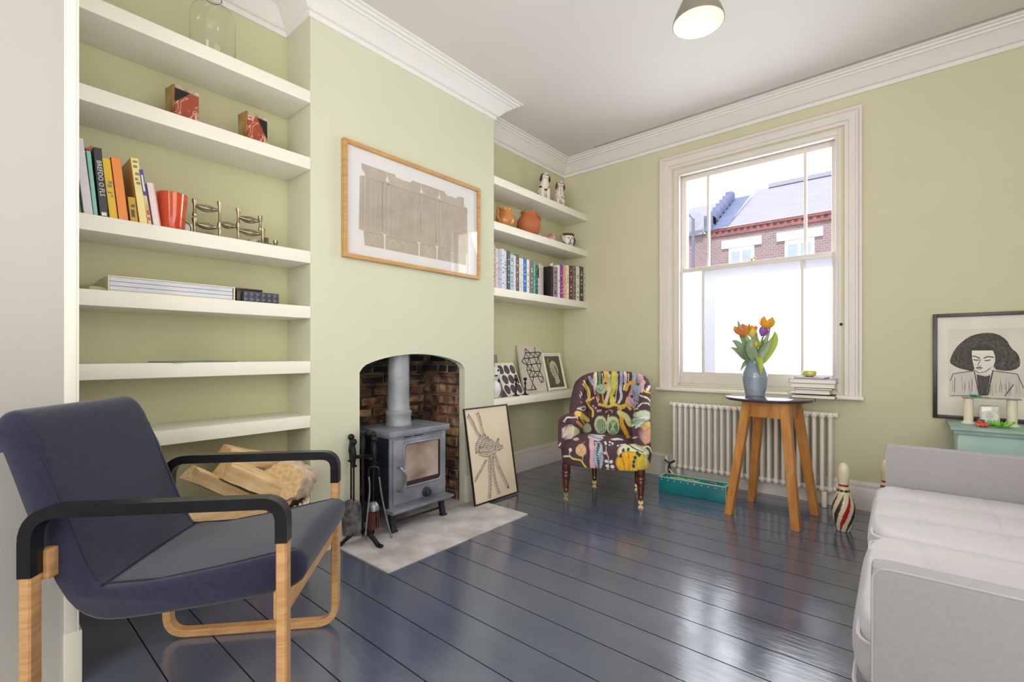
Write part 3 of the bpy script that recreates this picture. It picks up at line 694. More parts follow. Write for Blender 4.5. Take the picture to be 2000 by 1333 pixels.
for (x, y) in ((.16, .1), (.16, 1.56), (SD-.06, .1), (SD-.06, 1.56)):
    mb = MB(); mb.tube([(x, y, .17), (x, y, 0)], [.016, .012], 10); mb.build('leg', STEEL, sf)

# ================================================================== ROUND TABLE
rt_ = thing('round_side_table', 'round dark-topped side table on four splayed oak legs before the radiator', 'table', (-.69, 3.43, 0), radians(-6.5))
mb = MB(); mb.lathe([(0, .744), (.245, .744), (.260, .748), (.264, .756), (.260, .764), (.254, .766), (0, .766)], 64, (-.02, 0, 0)); mb.build('table_top', mat('dark_plum_tabletop', (72, 52, 62), .18, rgb2=(58, 42, 50), scale=5, coat=.5), rt_, smooth=30)
oakg = mat('golden_oak', (202, 140, 72), .4, rgb2=(176, 114, 52), scale=4, stretch=(6, 6, 1.2), bump=.08, bscale=40)
for sx, sy in ((-1, -1), (1, -1), (-1, 1), (1, 1)):
    mb = MB(); a = .108; c = .196; h = .026
    top = Vector((sx*a, sy*a, .745)); bot = Vector((sx*c, sy*c, 0)); n0 = 0
    def rectat(p, s): return [mb.bm.verts.new((p.x+i*s, p.y+j*s, p.z)) for i, j in ((-1, -1), (1, -1), (1, 1), (-1, 1))]
    A = rectat(bot, .023); B = rectat(top, .027)
    for k in range(4): mb.nf((A[k], A[(k+1) % 4], B[(k+1) % 4], B[k]))
    mb.nf(A[::-1]); mb.nf(B); bmesh.ops.bevel(mb.bm, geom=mb.bm.edges[:], offset=.003, segments=2, affect='EDGES')
    mb.build('leg', oakg, rt_)
for k in range(4):
    mb = MB(); R = Matrix.Rotation(k*pi/2, 3, 'Z'); mb.box(R @ Vector((0, -.118, .692)), (.20, .022, .100), .002, R); mb.build('apron', oakg, rt_)

# ================================================================== RADIATOR
rad = thing('column_radiator', 'white multi-column radiator on the wall beneath the sash window', 'radiator', (-.95, 3.845, 0))
radm = mat('radiator_cream_enamel', (236, 230, 220), .35, var=.02)
NS = 24; pitch = 1.115/NS; proto = None
for i in range(NS):
    x = -.5575+pitch*(i+.5)
    if proto is None:
        mb = MB()
        for yy in (-.036, 0, .036): mb.tube([(0, yy, .13), (0, yy, .625)], .0125, 10)
        for zz in (.13, .625):
            mb.sweep([(0, -.036, zz), (0, .036, zz)], [(.022*cos(2*pi*k/10), .019*sin(2*pi*k/10)) for k in range(10)], None)
            for yy in (-.036, .036): mb.ball((0, yy, zz), (.019, .020, .024), 10)
        proto = mb.build('radiator_column', radm, rad, smooth=50); proto.location = (x, 0, 0)
    else:
        c = proto.copy(); COL.objects.link(c); c.location = (x, 0, 0)
mb = MB()
for zz in (.125, .63): mb.tube([(-.565, 0, zz), (.565, 0, zz)], .016, 12)
for sx in (-1, 1): mb.tube([(sx*.565, 0, .63), (sx*.575, 0, .63)], .022, 12)
mb.build('header_pipe', radm, rad)
for sx in (-.50, .50):
    mb = MB(); mb.box((sx, 0, .055), (.03, .08, .11), .008); mb.build('foot', radm, rad)
mb = MB(); mb.tube(rounded([(-.565, 0, .125), (-.615, 0, .125), (-.615, 0, 0)], .02), .009, 8); mb.lathe([(.018, 0), (.02, .02), (.016, .055), (0, .06)], 14, (-.615, 0, .135)); mb.build('valve', radm, rad)
# ================================================================== WOOD STOVE
stm = mat('grey_cast_iron', (122, 126, 138), .5, rgb2=(158, 161, 172), scale=7, detail=8, metal=.25, bump=.12, bscale=70)
std = mat('dark_cast_iron', (52, 52, 66), .5, metal=.4, var=.2, scale=12, bump=.15, bscale=80)
stv = thing('wood_stove', 'grey cast iron wood burning stove standing in the arched brick fireplace', 'stove', (-2.46, 1.836, .006))
mb = MB(); mb.b2(-.16, .135, -.205, .205, .13, .555, .006); mb.build('body', std, stv)
mb = MB(); mb.b2(-.175, .175, -.232, .232, .555, .588, .006); mb.b2(-.165, .16, -.222, .222, .545, .556, .002); mb.build('top_plate', stm, stv)
mb = MB(); mb.b2(.135, .150, -.212, .216, .13, .552, .004); mb.mi = 1; mb.b2(.149, .1515, -.11, -.055, .538, .546); mb.b2(.149, .1515, -.04, .03, .538, .546); mb.build('front_plate', [stm, BLACKM], stv)
mb = MB(); X0 = .150; t = .014   # door frame with glass hole
y0, y1, z0, z1 = -.196, .204, .155, .532; gy0, gy1, gz0, gz1 = -.122, .166, .245, .505
for a in ((y0, gy0, z0, z1), (gy1, y1, z0, z1), (gy0, gy1, z0, gz0), (gy0, gy1, gz1, z1)): mb.b2(X0, X0+t, *a, .002)
dr = mb.build('door', stm, stv)
mb = MB(); path = rounded([(X0+t, gy0, gz0), (X0+t, gy1, gz0), (X0+t, gy1, gz1), (X0+t, gy0, gz1)], .03, 5, True); mb.tube(path, .006, 6, True); mb.build('glass_rim', stm, dr)
gm = mat('sooted_stove_glass', (196, 178, 168), .12, rgb2=(122, 100, 92), scale=4.2, detail=5, coat=.5)
mb = MB(); mb.b2(X0+.001, X0+.005, gy0, gy1, gz0, gz1); mb.mi = 1; mb.b2(X0+.0045, X0+.0062, gy0, gy1, gz0, gz0+.03); mb.b2(X0+.0045, X0+.006, gy1-.016, gy1, gz0, gz1)
mb.build('door_glass', [gm, mat('dark_ash', (60, 40, 42), .6)], dr)
mb = MB(); mb.tube(chaikin([(X0+t, -.168, .375), (X0+t+.03, -.165, .378), (X0+t+.045, -.148, .345), (X0+t+.045, -.140, .30), (X0+t+.045, -.150, .255), (X0+t+.03, -.166, .238), (X0+t, -.170, .24)], 2), .007, 8); mb.build('door_handle', IRONL, dr)
mb = MB(); mb.lathe([(.030, 0), (.030, .012), (.024, .016), (.022, .03), (.018, .033), (0, .033)], 20, (X0+t, .045, .185), Matrix.Rotation(pi/2, 4, 'Y')); mb.build('air_knob', std, dr)
mb = MB(); mb.box((.165, .004, .128), (.09, .47, .014), .005); mb.b2(.12, .19, -.225, .233, .108, .122, .003); mb.build('ash_lip', stm, stv)
for sx, sy in ((.145, -.19), (.145, .19), (-.13, -.19), (-.13, .19)):
    mb = MB(); mb.sweep([(sx-.01, sy, .13), (sx-.005, sy, .06), (sx+.012, sy, .0)], [(-.012, -.016), (.012, -.016), (.012, .016), (-.012, .016)], (0, 1, 0)); mb.b2(sx-.005, sx+.03, sy-.02, sy+.02, 0, .012, .003); mb.build('leg', std, stv)
mb = MB(); mb.b2(.13, .14, -.19, .19, .04, .052, .003); mb.build('foot_rail', std, stv)
mb = MB(); mb.lathe([(.083, .588), (.083, .60), (.078, .61), (.078, .655), (.082, .66), (.082, .675), (.070, .685), (.068, .80), (.067, 1.20)], 32, (-.04, -.012, 0)); mb.build('flue_pipe', mat('grey_flue', (128, 132, 138), .5, rgb2=(165, 168, 176), scale=5, metal=.2, bump=.1), stv, smooth=40)

# ================================================================== FIRE TOOLS (on an iron stand)
RT = atan2(.647, .7625); TP = (-2.305, 1.445, .006)
fs = thing('fire_tool_stand', 'black iron companion stand with arched feet and central ball handle on the hearth', 'tool stand', TP, RT)
def handle(mb, x, y, z):   # turned handle with ball end; z = bottom
    mb.lathe([(.017, 0), (.018, .006), (.009, .012), (.011, .035), (.015, .06), (.012, .09), (.008, .11), (.010, .118), (.0085, .122)], 14, (x, y, z)); mb.ball((x, y, z+.134), .018, 12)
mb = MB(); mb.tube([(0, 0, .04), (0, 0, .48)], .007, 8); mb.build('stem', BLACKM, fs)
mb = MB(); handle(mb, 0, 0, .475); mb.build('handle', BLACKM, fs)
for a in (205, 330, 85):
    d = Vector((cos(radians(a-0)), sin(radians(a)), 0)); mb = MB(); mb.sweep(chaikin([Vector((0, 0, .06))+d*.0, Vector((0, 0, .062))+d*.04, Vector((0, 0, .035))+d*.085, Vector((0, 0, .008))+d*.115, Vector((0, 0, .006))+d*.14], 2), [(.007, -.010), (.010, 0), (.007, .010), (-.007, .010), (-.007, -.010)], Vector((-d.y, d.x, 0))); mb.ball(Vector((0, 0, .009))+d*.14, (.013, .013, .009), 10); mb.build('foot', BLACKM, fs)
mb = MB(); mb.tube([(cos(a)*.062, sin(a)*.062, .468) for a in [radians(k*15) for k in range(-3, 16)]], .005, 6); mb.tube([(-.06, 0, .468), (.06, 0, .468)], .005, 6)
for k in range(5):
    a = radians([-30, 40, 90, 150, 205][k]); mb.ball((cos(a)*.062, sin(a)*.062, .468), .009, 8)
mb.build('hanging_hoop', BLACKM, fs)
def tool(name, label, cat, dx, dy, top):
    R = Matrix.Rotation(RT, 3, 'Z'); p = Vector(TP)+R @ Vector((dx, dy, 0)); return thing(name, label, cat, (p.x, p.y, TP[2]), RT, None), top
t_, z = tool('poker', 'thin black iron poker hanging leftmost on the fire tool stand', 'fire poker', -.061, -.012, .45)
mb = MB(); handle(mb, 0, 0, z); mb.build('handle', BLACKM, t_); mb = MB(); mb.tube([(0, 0, z), (0, 0, .10)], .0055, 8); mb.tube([(0, 0, .102), (.006, 0, .085), (.02, 0, .078)], [.0055, .005, .002], 8); mb.build('rod', BLACKM, t_)
t_, z = tool('ash_shovel', 'black iron ash shovel with a broad dented blade hanging on the stand', 'shovel', -.034, -.05, .43)
mb = MB(); handle(mb, 0, 0, z); mb.build('handle', BLACKM, t_); mb = MB(); mb.tube([(0, 0, z), (0, 0, .22)], .0055, 8); mb.build('rod', BLACKM, t_)
def blade(u, v):
    w = .048+.012*v*(1-v)*2; w *= min(1, (max(0, v)*6)**.5+.12) if v < .17 else 1.0
    return Vector((-.012+(u*2-1)*w, -.008-.010*(1-(u*2-1)**2)+.012, .255-.20*v))
mb = MB(); mb.grid(17, 25, blade); o = mb.build('blade', mat('dented_iron', (66, 66, 68), .45, rgb2=(130, 130, 132), scale=22, metal=.5, bump=.5, bscale=45), t_); md = o.modifiers.new('thickness', 'SOLIDIFY'); md.thickness = .003
t_, z = tool('hearth_brush', 'black handled hearth brush with metal cup and reddish bristles on the stand', 'brush', .045, .045, .455)
mb = MB(); handle(mb, 0, 0, z); mb.build('handle', BLACKM, t_); mb = MB(); mb.tube([(0, 0, z), (0, 0, .20)], .0055, 8); mb.build('rod', BLACKM, t_)
mb = MB(); mb.lathe([(.007, .215), (.02, .208), (.030, .19), (.034, .165)], 16, cap=False); mb.build('cup', IRONL, t_)
mb = MB(); 
for k in range(90):
    a = random.random()*2*pi; r = sqrt(random.random())*.03; mb.tube([(r*cos(a), r*sin(a), .185), (r*1.15*cos(a), r*1.15*sin(a), .055+random.uniform(0, .012))], .0016, 4)
mb.build('bristles', mat('red_brown_bristles', (110, 66, 62), .9, var=.3, scale=40), t_)
t_, z = tool('fire_tongs', 'black iron fire tongs with splayed arms hanging rightmost on the stand', 'tongs', .068, -.015, .44)
mb = MB(); handle(mb, 0, 0, z); mb.build('handle', BLACKM, t_)
mb = MB(); mb.tube(rounded([(-.028, -.01, .37), (-.028, -.01, .425), (.028, -.01, .425), (.028, -.01, .37)], .025), .006, 8); mb.tube([(0, 0, z), (0, -.01, .42)], .006, 8); mb.build('hinge', BLACKM, t_)
for pts in ([(-.028, -.01, .375), (-.02, -.012, .30), (-.034, -.014, .18), (-.044, -.014, .06)], [(.028, -.01, .375), (.045, -.012, .25), (.075, -.014, .12), (.096, -.014, .045)]):
    mb = MB(); mb.tube(chaikin(pts, 2), .0048, 8); mb.ball(pts[-1], (.008, .006, .012), 8); mb.build('arm', IRONL, t_)

# ================================================================== FIREWOOD IN BASKET
wick = mat('pale_wicker', (206, 176, 134), .8, rgb2=(160, 124, 84), scale=30)
bk_ = thing('log_basket', 'pale woven wicker log basket under the lowest left alcove shelf', 'basket', (-2.40, .905, 0))
mb = MB(); H_ = .31
for k in range(30):
    a = 2*pi*k/30; mb.tube([(.19*cos(a), .215*sin(a), .01), (.215*cos(a), .245*sin(a), H_)], .006, 5)
for j in range(22):
    z = .012+j*.0138; f = j/21; 
    mb.tube([((.19+.025*f+.006*(1 if (k+j) % 2 else -1))*cos(2*pi*k/60), (.215+.03*f+.006*(1 if (k+j) % 2 else -1))*sin(2*pi*k/60), z) for k in range(60)], .0068, 5, True)
mb.build('weave', wick, bk_)
mb = MB(); 
for q in (0, 2*pi/3, 4*pi/3): mb.tube([((.216+.011*cos(k*.9+q))*cos(2*pi*k/80), (.246+.011*cos(k*.9+q))*sin(2*pi*k/80), H_+.004+.011*sin(k*.9+q)) for k in range(80)], .008, 5, True)
mb.build('braided_rim', mat('white_cane', (228, 216, 200), .7, var=.1, scale=30), bk_)
split = mat('split_firewood', (244, 214, 166), .8, rgb2=(222, 180, 126), scale=3.5, stretch=(14, 2, 14), bump=.35, bscale=30, detail=6)
bark = mat('rough_bark', (96, 68, 52), .95, rgb2=(190, 160, 130), scale=16, detail=8, bump=1, bscale=40)
def log(label, c, L, w, h, rot, seed, bark_side=True, grp=None):
    rnd = random.Random(seed); mb = MB(); prof = [(-w/2, -h/2), (w/2, -h/2*.8), (w*.42, h*.32), (w*.1, h/2), (-w*.36, h*.36)]
    prof = [(a*rnd.uniform(.78, 1.2), b_*rnd.uniform(.78, 1.2)) for a, b_ in prof]
    n0 = 0; R = []
    for i in range(9):
        y = -L/2+L*i/8; R.append([mb.bm.verts.new((a*(1+rnd.uniform(-.10, .10)), y+rnd.uniform(-.006, .006)*(i in (0, 8)), b_*(1+rnd.uniform(-.06, .06)))) for a, b_ in prof])
    m = len(prof)
    for i in range(8):
        for k in range(m):
            f = mb.nf((R[i][k], R[i][(k+1) % m], R[i+1][(k+1) % m], R[i+1][k])); f.material_index = 1 if (k == 0 and bark_side) else 0
    mb.nf(R[0][::-1]); mb.nf(R[-1])
    o = mb.build('firewood_log', [split, bark], smooth=30); o.location = c; o.rotation_euler = rot; return tag(o, label, 'log', grp)
log('long split log lying level at the left of the firewood pile', (-2.26, .70, .372), .40, .12, .11, (0, .1, .05), 1)
log('narrow split log tilting down to the right, left of the pair on the basket', (-2.235, .745, .470), .34, .085, .07, (-.62, .2, .05), 2)
log('broad split log tilting down to the right beside the bark-covered log', (-2.225, .865, .475), .34, .12, .09, (-.58, .1, .0), 3)
log('dark-backed split log at the very top of the firewood pile', (-2.40, .90, .560), .24, .09, .06, (-.35, .3, .1), 5)
log('split log at the bottom of the pile inside the wicker basket', (-2.45, .90, .25), .30, .14, .10, (0, .2, -.15), 6)
mb = MB()
def barklog(u, v):
    a = u*2*pi; r = .098+.006*sin(a*5)+.004*sin(a*13+v*9); e = 1-.10*max(0, abs(v*2-1)-.85)/.15; return Vector((r*e*cos(a), (v-.5)*.30, r*e*.95*sin(a)))
mb.grid(48, 12, barklog, cu=True)
for vv in (0, 1):
    f = mb.nf([mb.bm.verts.new(barklog(i/48, vv)) for i in range(48)]); f.material_index = 1
o = mb.build('firewood_log', [mat('pale_peeling_bark', (200, 170, 142), .95, rgb2=(236, 216, 192), scale=14, detail=8, bump=.9, bscale=30), split], smooth=40); o.location = (-2.30, 1.045, .43); o.rotation_euler = (-.25, 0, .9); tag(o, 'thick round log with pale peeling bark at right of the basket', 'log')

# ================================================================== FLAT ART helper
def plane_M(origin, udir, vdir):
    u = Vector(udir).normalized(); v = Vector(vdir).normalized(); w = u.cross(v)
    M = Matrix((( u.x, v.x, w.x, origin[0]), (u.y, v.y, w.y, origin[1]), (u.z, v.z, w.z, origin[2]), (0, 0, 0, 1))); return M
def frame_art(root, W, Hh, fw, fd, fmat, sheet, drawf, glass=True, matb=None, back=True):
    """all geometry in local coords: u=x, v=z, out=-y ; origin bottom left"""
    M = plane_M((0, 0, 0), (1, 0, 0), (0, 0, 1))  # out = -y
    mb = MB()
    mb.b2(0, fw, -fd, 0, 0, Hh, .002); mb.b2(W-fw, W, -fd, 0, 0, Hh, .002); mb.b2(fw, W-fw, -fd, 0, 0, fw, .002); mb.b2(fw, W-fw, -fd, 0, Hh-fw, Hh, .002)
    mb.build('frame', fmat, root)
    mb = MB(); mb.b2(fw, W-fw, -fd*.35, -.001, fw, Hh-fw); mb.build('mount', matb or PAPER, root)
    mb = MB(); Md = plane_M((0, -fd*.35-.0008, 0), (1, 0, 0), (0, 0, 1)); mats = drawf(mb, Md); mb.build('drawing', mats, root, smooth=0, recalc=False)
    if glass: mb = MB(); mb.face([(fw, -fd*.75, fw), (W-fw, -fd*.75, fw), (W-fw, -fd*.75, Hh-fw), (fw, -fd*.75, Hh-fw)]); mb.build('glass', GLASS, root, recalc=False)

# large architectural print on chimney breast: local x runs along +y world reversed? looking at wall from +x, right = +y
art = thing('framed_print', 'wide oak-framed architectural print hanging above the stove', 'picture', (XC+.001, 1.360, 1.580), pi/2)
def d_arch(mb, M):
    mb.fill([(0.117, 0.549), (0.121, 0.512), (0.138, 0.502), (0.142, 0.484), (0.108, 0.474), (0.102, 0.173), (0.132, 0.168), (0.138, 0.087), (0.938, 0.087), (0.938, 0.16), (0.951, 0.18), (0.951, 0.487), (0.918, 0.493), (0.918, 0.554), (0.868, 0.55), (0.842, 0.53), (0.757, 0.531), (0.739, 0.551), (0.474, 0.55), (0.458, 0.533), (0.392, 0.53), (0.353, 0.533), (0.343, 0.55), (0.296, 0.548)], M, 0)
    mb.mi = 1
    for a, b_ in (((.142, .484), (.132, .168)), ((.258, .478), (.254, .169)), ((.296, .48), (.294, .168)), ((.505, .47), (.5, .174)), ((.545, .464), (.535, .172)), ((.675, .479), (.664, .168)), ((.704, .477), (.698, .174))): mb.stroke([a, b_], .005, M, 1)
    for c in (.16, .222, .334, .402, .569, .635, .75, .82): mb.stroke([(c+.026*cos(k*pi/8), .128+.03*sin(k*pi/8)) for k in range(-4 if c in (.16, .569) else 4, 5 if c in (.16, .569) else 13)] if c not in (.334, .402) else [(c+.03*cos(k*pi/8), .118+.03*sin(k*pi/8)) for k in range(0, 9)], .006, M, 1)
    for c in (.20, .38, .60, .80): mb.stroke([(c-.03, .52), (c, .535), (c+.03, .52)], .004, M, 1)
    mb.mi = 2
    for c in (.27, .525, .672): mb.fill([(c-.004, .086), (c+.006, .086), (c+.006, .16), (c+.014, .174), (c-.014, .174), (c-.004, .16)], M, 2); mb.fill([(c+.006, .49), (c+.034, .49), (c+.022, .52), (c+.021, .553), (c+.019, .553), (c+.018, .52)], M, 2)
    mb.mi = 3
    for k in range(26): x0 = .13+k*.0315; mb.stroke([(x0, .47), (x0, .19)], .0022, M, 1)
    mb.stroke([(.15, .475), (.9, .475)], .008, M, 1); mb.stroke([(.15, .165), (.9, .165)], .005, M, 1)
    return [mat('taupe_etching', (194, 183, 169), .9, rgb2=(182, 170, 157), scale=9), mat('pale_etching_line', (206, 196, 182), .9), PAPER, mat('dark_etching_line', (176, 164, 151), .9)]
frame_art(art, 1.065, .650, .022, .032, OAK, None, d_arch, True, mat('cool_white_mount', (236, 234, 236), .8, var=.01))

# rope-knot drawing leaning against the breast
la = bpy.data.objects.new('leaning_drawing', None); COL.objects.link(la)
la.location = (-2.268, 2.272, .002); tag(la, 'thin black-framed charcoal drawing of a knotted rope leaning by the fireplace', 'picture')
lean = .115
la.rotation_euler = (0, 0, 0); la.matrix_world = Matrix.Translation((-2.268, 2.272, .006)) @ Matrix.Rotation(radians(88), 4, 'Z') @ Matrix.Rotation(-math.asin(lean/.66), 4, 'X')
def rope(mb, pts, w, M):
    P = [(p.x, p.y) for p in chaikin([(a, b_, 0) for a, b_ in pts], 2)]
    global LY; LY += .12
    rnd = random.Random(int(w*10000)+len(P)); mb.mi = 1; mb.stroke(P, w, M, LY); mb.mi = 0; LY += .12
    for sg in (-1, 1):
        E = []
        for i, p in enumerate(P):
            q0 = P[max(0, i-1)]; q1 = P[min(len(P)-1, i+1)]; L = math.hypot(q1[0]-q0[0], q1[1]-q0[1])+1e-9; E.append((p[0]-sg*(q1[1]-q0[1])/L*w*.48, p[1]+sg*(q1[0]-q0[0])/L*w*.48))
        for q in range(0, len(E)-2, 3):
            if rnd.random() < .8: mb.stroke(E[q:q+4], rnd.uniform(.0012, .0034), M, LY)
    for (x0, y0), (x1, y1) in zip(P, P[1:]):
        L = math.hypot(x1-x0, y1-y0); k = 1 if rnd.random() < min(1, L/.011) else 0; dx, dy = (x1-x0)/L, (y1-y0)/L
        for i in range(k):
            t = i/k; cx, cy = x0+(x1-x0)*t, y0+(y1-y0)*t; s = rnd.uniform(.35, .6)*w
            mb.stroke([(cx-dy*s-dx*.006, cy+dx*s-dy*.006), (cx+dy*s*.2+dx*.006, cy-dx*s*.2+dy*.006)], rnd.uniform(.0025, .006), M, LY)
LY = 1
def d_rope(mb, M):
    rope(mb, [(0.035, 0.619), (0.075, 0.556), (0.094, 0.5), (0.129, 0.454)], .03, M); rope(mb, [(0.126, 0.629), (0.142, 0.585), (0.149, 0.53), (0.165, 0.453)], .03, M)
    for pts, w in (([(0.161, 0.29), (0.107, 0.233), (0.065, 0.201), (0.03, 0.162)], .018), ([(0.195, 0.31), (0.182, 0.208), (0.173, 0.121), (0.146, 0.022)], .026), ([(0.223, 0.30), (0.215, 0.202), (0.219, 0.129), (0.246, 0.03)], .026), ([(0.245, 0.33), (0.265, 0.235), (0.3, 0.156), (0.346, 0.06)], .032)): rope(mb, pts, w, M)
    for k in range(6): rope(mb, [(.082+.030*k, .345-.006*k), (.088+.033*k, .405-.010*k), (.14+.032*k, .452-.014*k), (.185+.025*k, .455-.024*k)], .030, M)
    rope(mb, [(.10, .345), (.18, .315), (.27, .345)], .028, M); rope(mb, [(.11, .375), (.20, .345), (.30, .38)], .026, M)
    rope(mb, [(.26, .34), (.30, .40), (.31, .42)], .024, M); rope(mb, [(.28, .35), (.345, .36)], .03, M)
    mb.mi = 0; mb.fill([(.346+.013*cos(k), .058+.011*sin(k)) for k in range(6)], M, 3)
    return [mat('soft_charcoal', (112, 104, 98), .95, var=.3, scale=60), mat('smudged_charcoal', (198, 184, 168), .95, var=.08, scale=40)]
frame_art(la, .445, .665, .009, .014, mat('black_thin_frame', (38, 32, 32), .4), None, d_rope, False, mat('cream_drawing_paper', (232, 216, 192), .85, rgb2=(226, 208, 182), scale=3))

# portrait on the chest at the right
po = thing('framed_portrait', 'black-framed charcoal portrait of a woman with big dark hair, standing on chest', 'picture', (.104, YB-.002, .652), 0)
HR = [(0.077, 0.357), (0.1, 0.427), (0.14, 0.479), (0.179, 0.509), (0.232, 0.521), (0.28, 0.513), (0.317, 0.479), (0.335, 0.429), (0.362, 0.399), (0.373, 0.354), (0.367, 0.314), (0.326, 0.294), (0.261, 0.305), (0.275, 0.366), (0.261, 0.413), (0.174, 0.413), (0.177, 0.365), (0.187, 0.29), (0.155, 0.296), (0.115, 0.309), (0.082, 0.333)]
def inside(p, poly):
    c = False; j = len(poly)-1
    for i in range(len(poly)):
        (xi, yi), (xj, yj) = poly[i], poly[j]
        if (yi > p[1]) != (yj > p[1]) and p[0] < (xj-xi)*(p[1]-yi)/(yj-yi)+xi: c = not c
        j = i
    return c
def d_port(mb, M):
    rnd = random.Random(3)
    mb.mi = 2; mb.fill([(.07, .13), (.44, .13), (.44, .545), (.07, .545)], M, 0)
    mb.mi = 0; hp_ = [(p.x, p.y) for p in chaikin([(a, b_, 0) for a, b_ in HR], 1, True)]; mb.fill(hp_, M, 1)
    cx, cy = .222, .36
    for k in range(480):
        a = rnd.random()*2*pi; r = rnd.uniform(.07, .16); x, y = cx+r*cos(a), cy+.02+r*sin(a)*1.0
        q = [(cx+(r+.002*sin(j*2.5+k))*cos(a+j*.07), cy+.02+(r+.004*sin(j*2+k))*sin(a+j*.07)) for j in range(5)]
        if all(inside(t, hp_) for t in q): mb.mi = 1 if k % 3 else 3; mb.stroke(q, rnd.uniform(.0008, .0022), M, 2)
    mb.mi = 4; mb.fill([(0.174, 0.415), (0.262, 0.415), (0.272, 0.379), (0.268, .345), (0.251, 0.312), (0.232, 0.291), (0.204, 0.284), (0.187, 0.297), (0.179, 0.338), (0.174, 0.379)], M, 3)
    mb.mi = 0; mb.fill([(0.194, 0.272), (0.204, 0.148), (0.236, 0.149), (0.252, 0.27), (0.232, 0.262)], M, 2)
    mb.mi = 4; mb.fill([(0.204, 0.284), (0.232, 0.291), (0.256, 0.312), (.262, .288), (.234, .268), (.206, .276)], M, 3)
    mb.mi = 5; mb.fill([(0.077, 0.14), (0.079, 0.231), (0.092, 0.274), (0.184, 0.293), (0.204, 0.147)], M, 1); mb.fill([(0.236, 0.147), (0.258, 0.293), (0.358, 0.278), (0.375, 0.236), (0.40, 0.147)], M, 1)
    mb.mi = 0
    for pts, w in (([(0.175, 0.383), (0.19, 0.379), (0.208, 0.368)], .006), ([(0.223, 0.370), (0.242, 0.379), (0.266, 0.375)], .006), ([(0.181, 0.362), (.192, .357), (0.204, 0.360)], .006), ([(0.228, 0.357), (.24, .355), (0.251, 0.360)], .006), ([(0.212, 0.365), (0.199, 0.326), (0.206, 0.322), (.214, .325)], .0028), ([(0.191, 0.311), (0.204, 0.314), (0.218, 0.311)], .007), ([(.197, .304), (.212, .304)], .003),
                   ([(.187, .297), (.204, .283), (.232, .290), (.252, .312)], .0035), ([(.092, .274), (.184, .295)], .004), ([(.258, .297), (.36, .28)], .004), ([(.079, .231), (.092, .274)], .003), ([(.36, .28), (.385, .20)], .003), ([(.10, .25), (.098, .16)], .002), ([(.31, .15), (.345, .22)], .004), ([(.184, .292), (.205, .15)], .004), ([(.262, .295), (.24, .15)], .005), ([(.08, .14), (.17, .145)], .003)): mb.stroke(pts, w, M, 4)
    for k in range(16): x = .20+k*.0034; mb.mi = 3; mb.stroke([(x, .26), (x+.001, .16)], .001, M, 3)
    for k in range(40): x = rnd.uniform(.085, .37); mb.mi = 3; mb.stroke([(x, rnd.uniform(.2, .26)), (x+rnd.uniform(-.006, .006), rnd.uniform(.15, .19))], .0009, M, 3)
    return [mat('portrait_charcoal', (84, 80, 77), .95, var=.25, scale=80), mat('hair_light_stroke', (128, 122, 118), .9), mat('portrait_paper_tint', (224, 219, 211), .9), mat('grey_pencil', (112, 106, 102), .9), mat('portrait_face_paper', (236, 232, 224), .9), mat('jacket_wash', (214, 208, 200), .9)]
frame_art(po, .50, .640, .021, .022, mat('dark_brown_black_frame', (48, 42, 38), .35), None, d_port, False, mat('ivory_mount', (234, 229, 219), .85))

# ================================================================== LOW RIGHT SHELF: small artworks
ZL = .7055
def lean_thing(name, label, cat, y, x, w, h, xt):
    """panel facing +x, bottom-left at (x,y), leaning back to xt"""
    o = bpy.data.objects.new(name, None); COL.objects.link(o); tag(o, label, cat)
    o.matrix_world = Matrix.Translation((x, y, ZL+.001)) @ Matrix.Rotation(pi/2, 4, 'Z') @ Matrix.Rotation(-math.asin((x-xt)/h), 4, 'X'); return o
pp = lean_thing('patterned_card', 'white card printed with dark brown ovals leaning behind the doll', 'print', 2.835, -2.475, .235, .29, -2.60)
mb = MB(); mb.b2(0, .235, -.006, 0, 0, .29, .001); mb.mi = 1; M = plane_M((0, -.0066, 0), (1, 0, 0), (0, 0, 1))
rnd = random.Random(4)
for r in range(3):
    for c in range(3):
        cx, cy = .045+c*.076+(r % 2)*.016, .052+r*.088; a0 = rnd.random(); rx, ry = .034, .042
        pts = [(cx+rx*cos(k*pi/8+a0*.0)*(1+.08*sin(k+a0*6)), cy+ry*sin(k*pi/8)) for k in range(16)]; pts = [(min(max(u, .008), .227), min(max(v, .008), .268)) for u, v in pts]
        try: mb.fill(pts, M, 0)
        except Exception: pass
mb.build('card', [PAPER, mat('aubergine_print', (92, 76, 80), .9, var=.1)], pp, smooth=0, recalc=False)
gp = lean_thing('geometric_canvas', 'pale canvas painted with a black network of triangles on low shelf', 'painting', 3.17, -2.545, .335, .425, -2.625)
mb = MB(); mb.b2(0, .335, 0, .022, 0, .425, .002); mb.mi = 1; M = plane_M((0, -.0008, 0), (1, 0, 0), (0, 0, 1)); G = [(0.089, 0.385), (0.159, 0.41), (0.229, 0.409), (0.258, 0.382), (0.176, 0.363), (0.143, 0.406), (0.089, 0.385), (0.094, 0.331), (0.176, 0.363), (0.266, 0.366), (0.328, 0.359), (0.283, 0.294), (0.266, 0.366), (0.218, 0.308), (0.176, 0.363), (0.165, 0.296), (0.094, 0.331), (0.017, 0.272), (0.049, 0.225), (0.086, 0.331), (0.142, 0.274), (0.218, 0.308), (0.148, 0.237), (0.257, 0.294), (0.325, 0.266), (0.309, 0.209), (0.257, 0.294), (0.282, 0.253), (0.325, 0.266)]
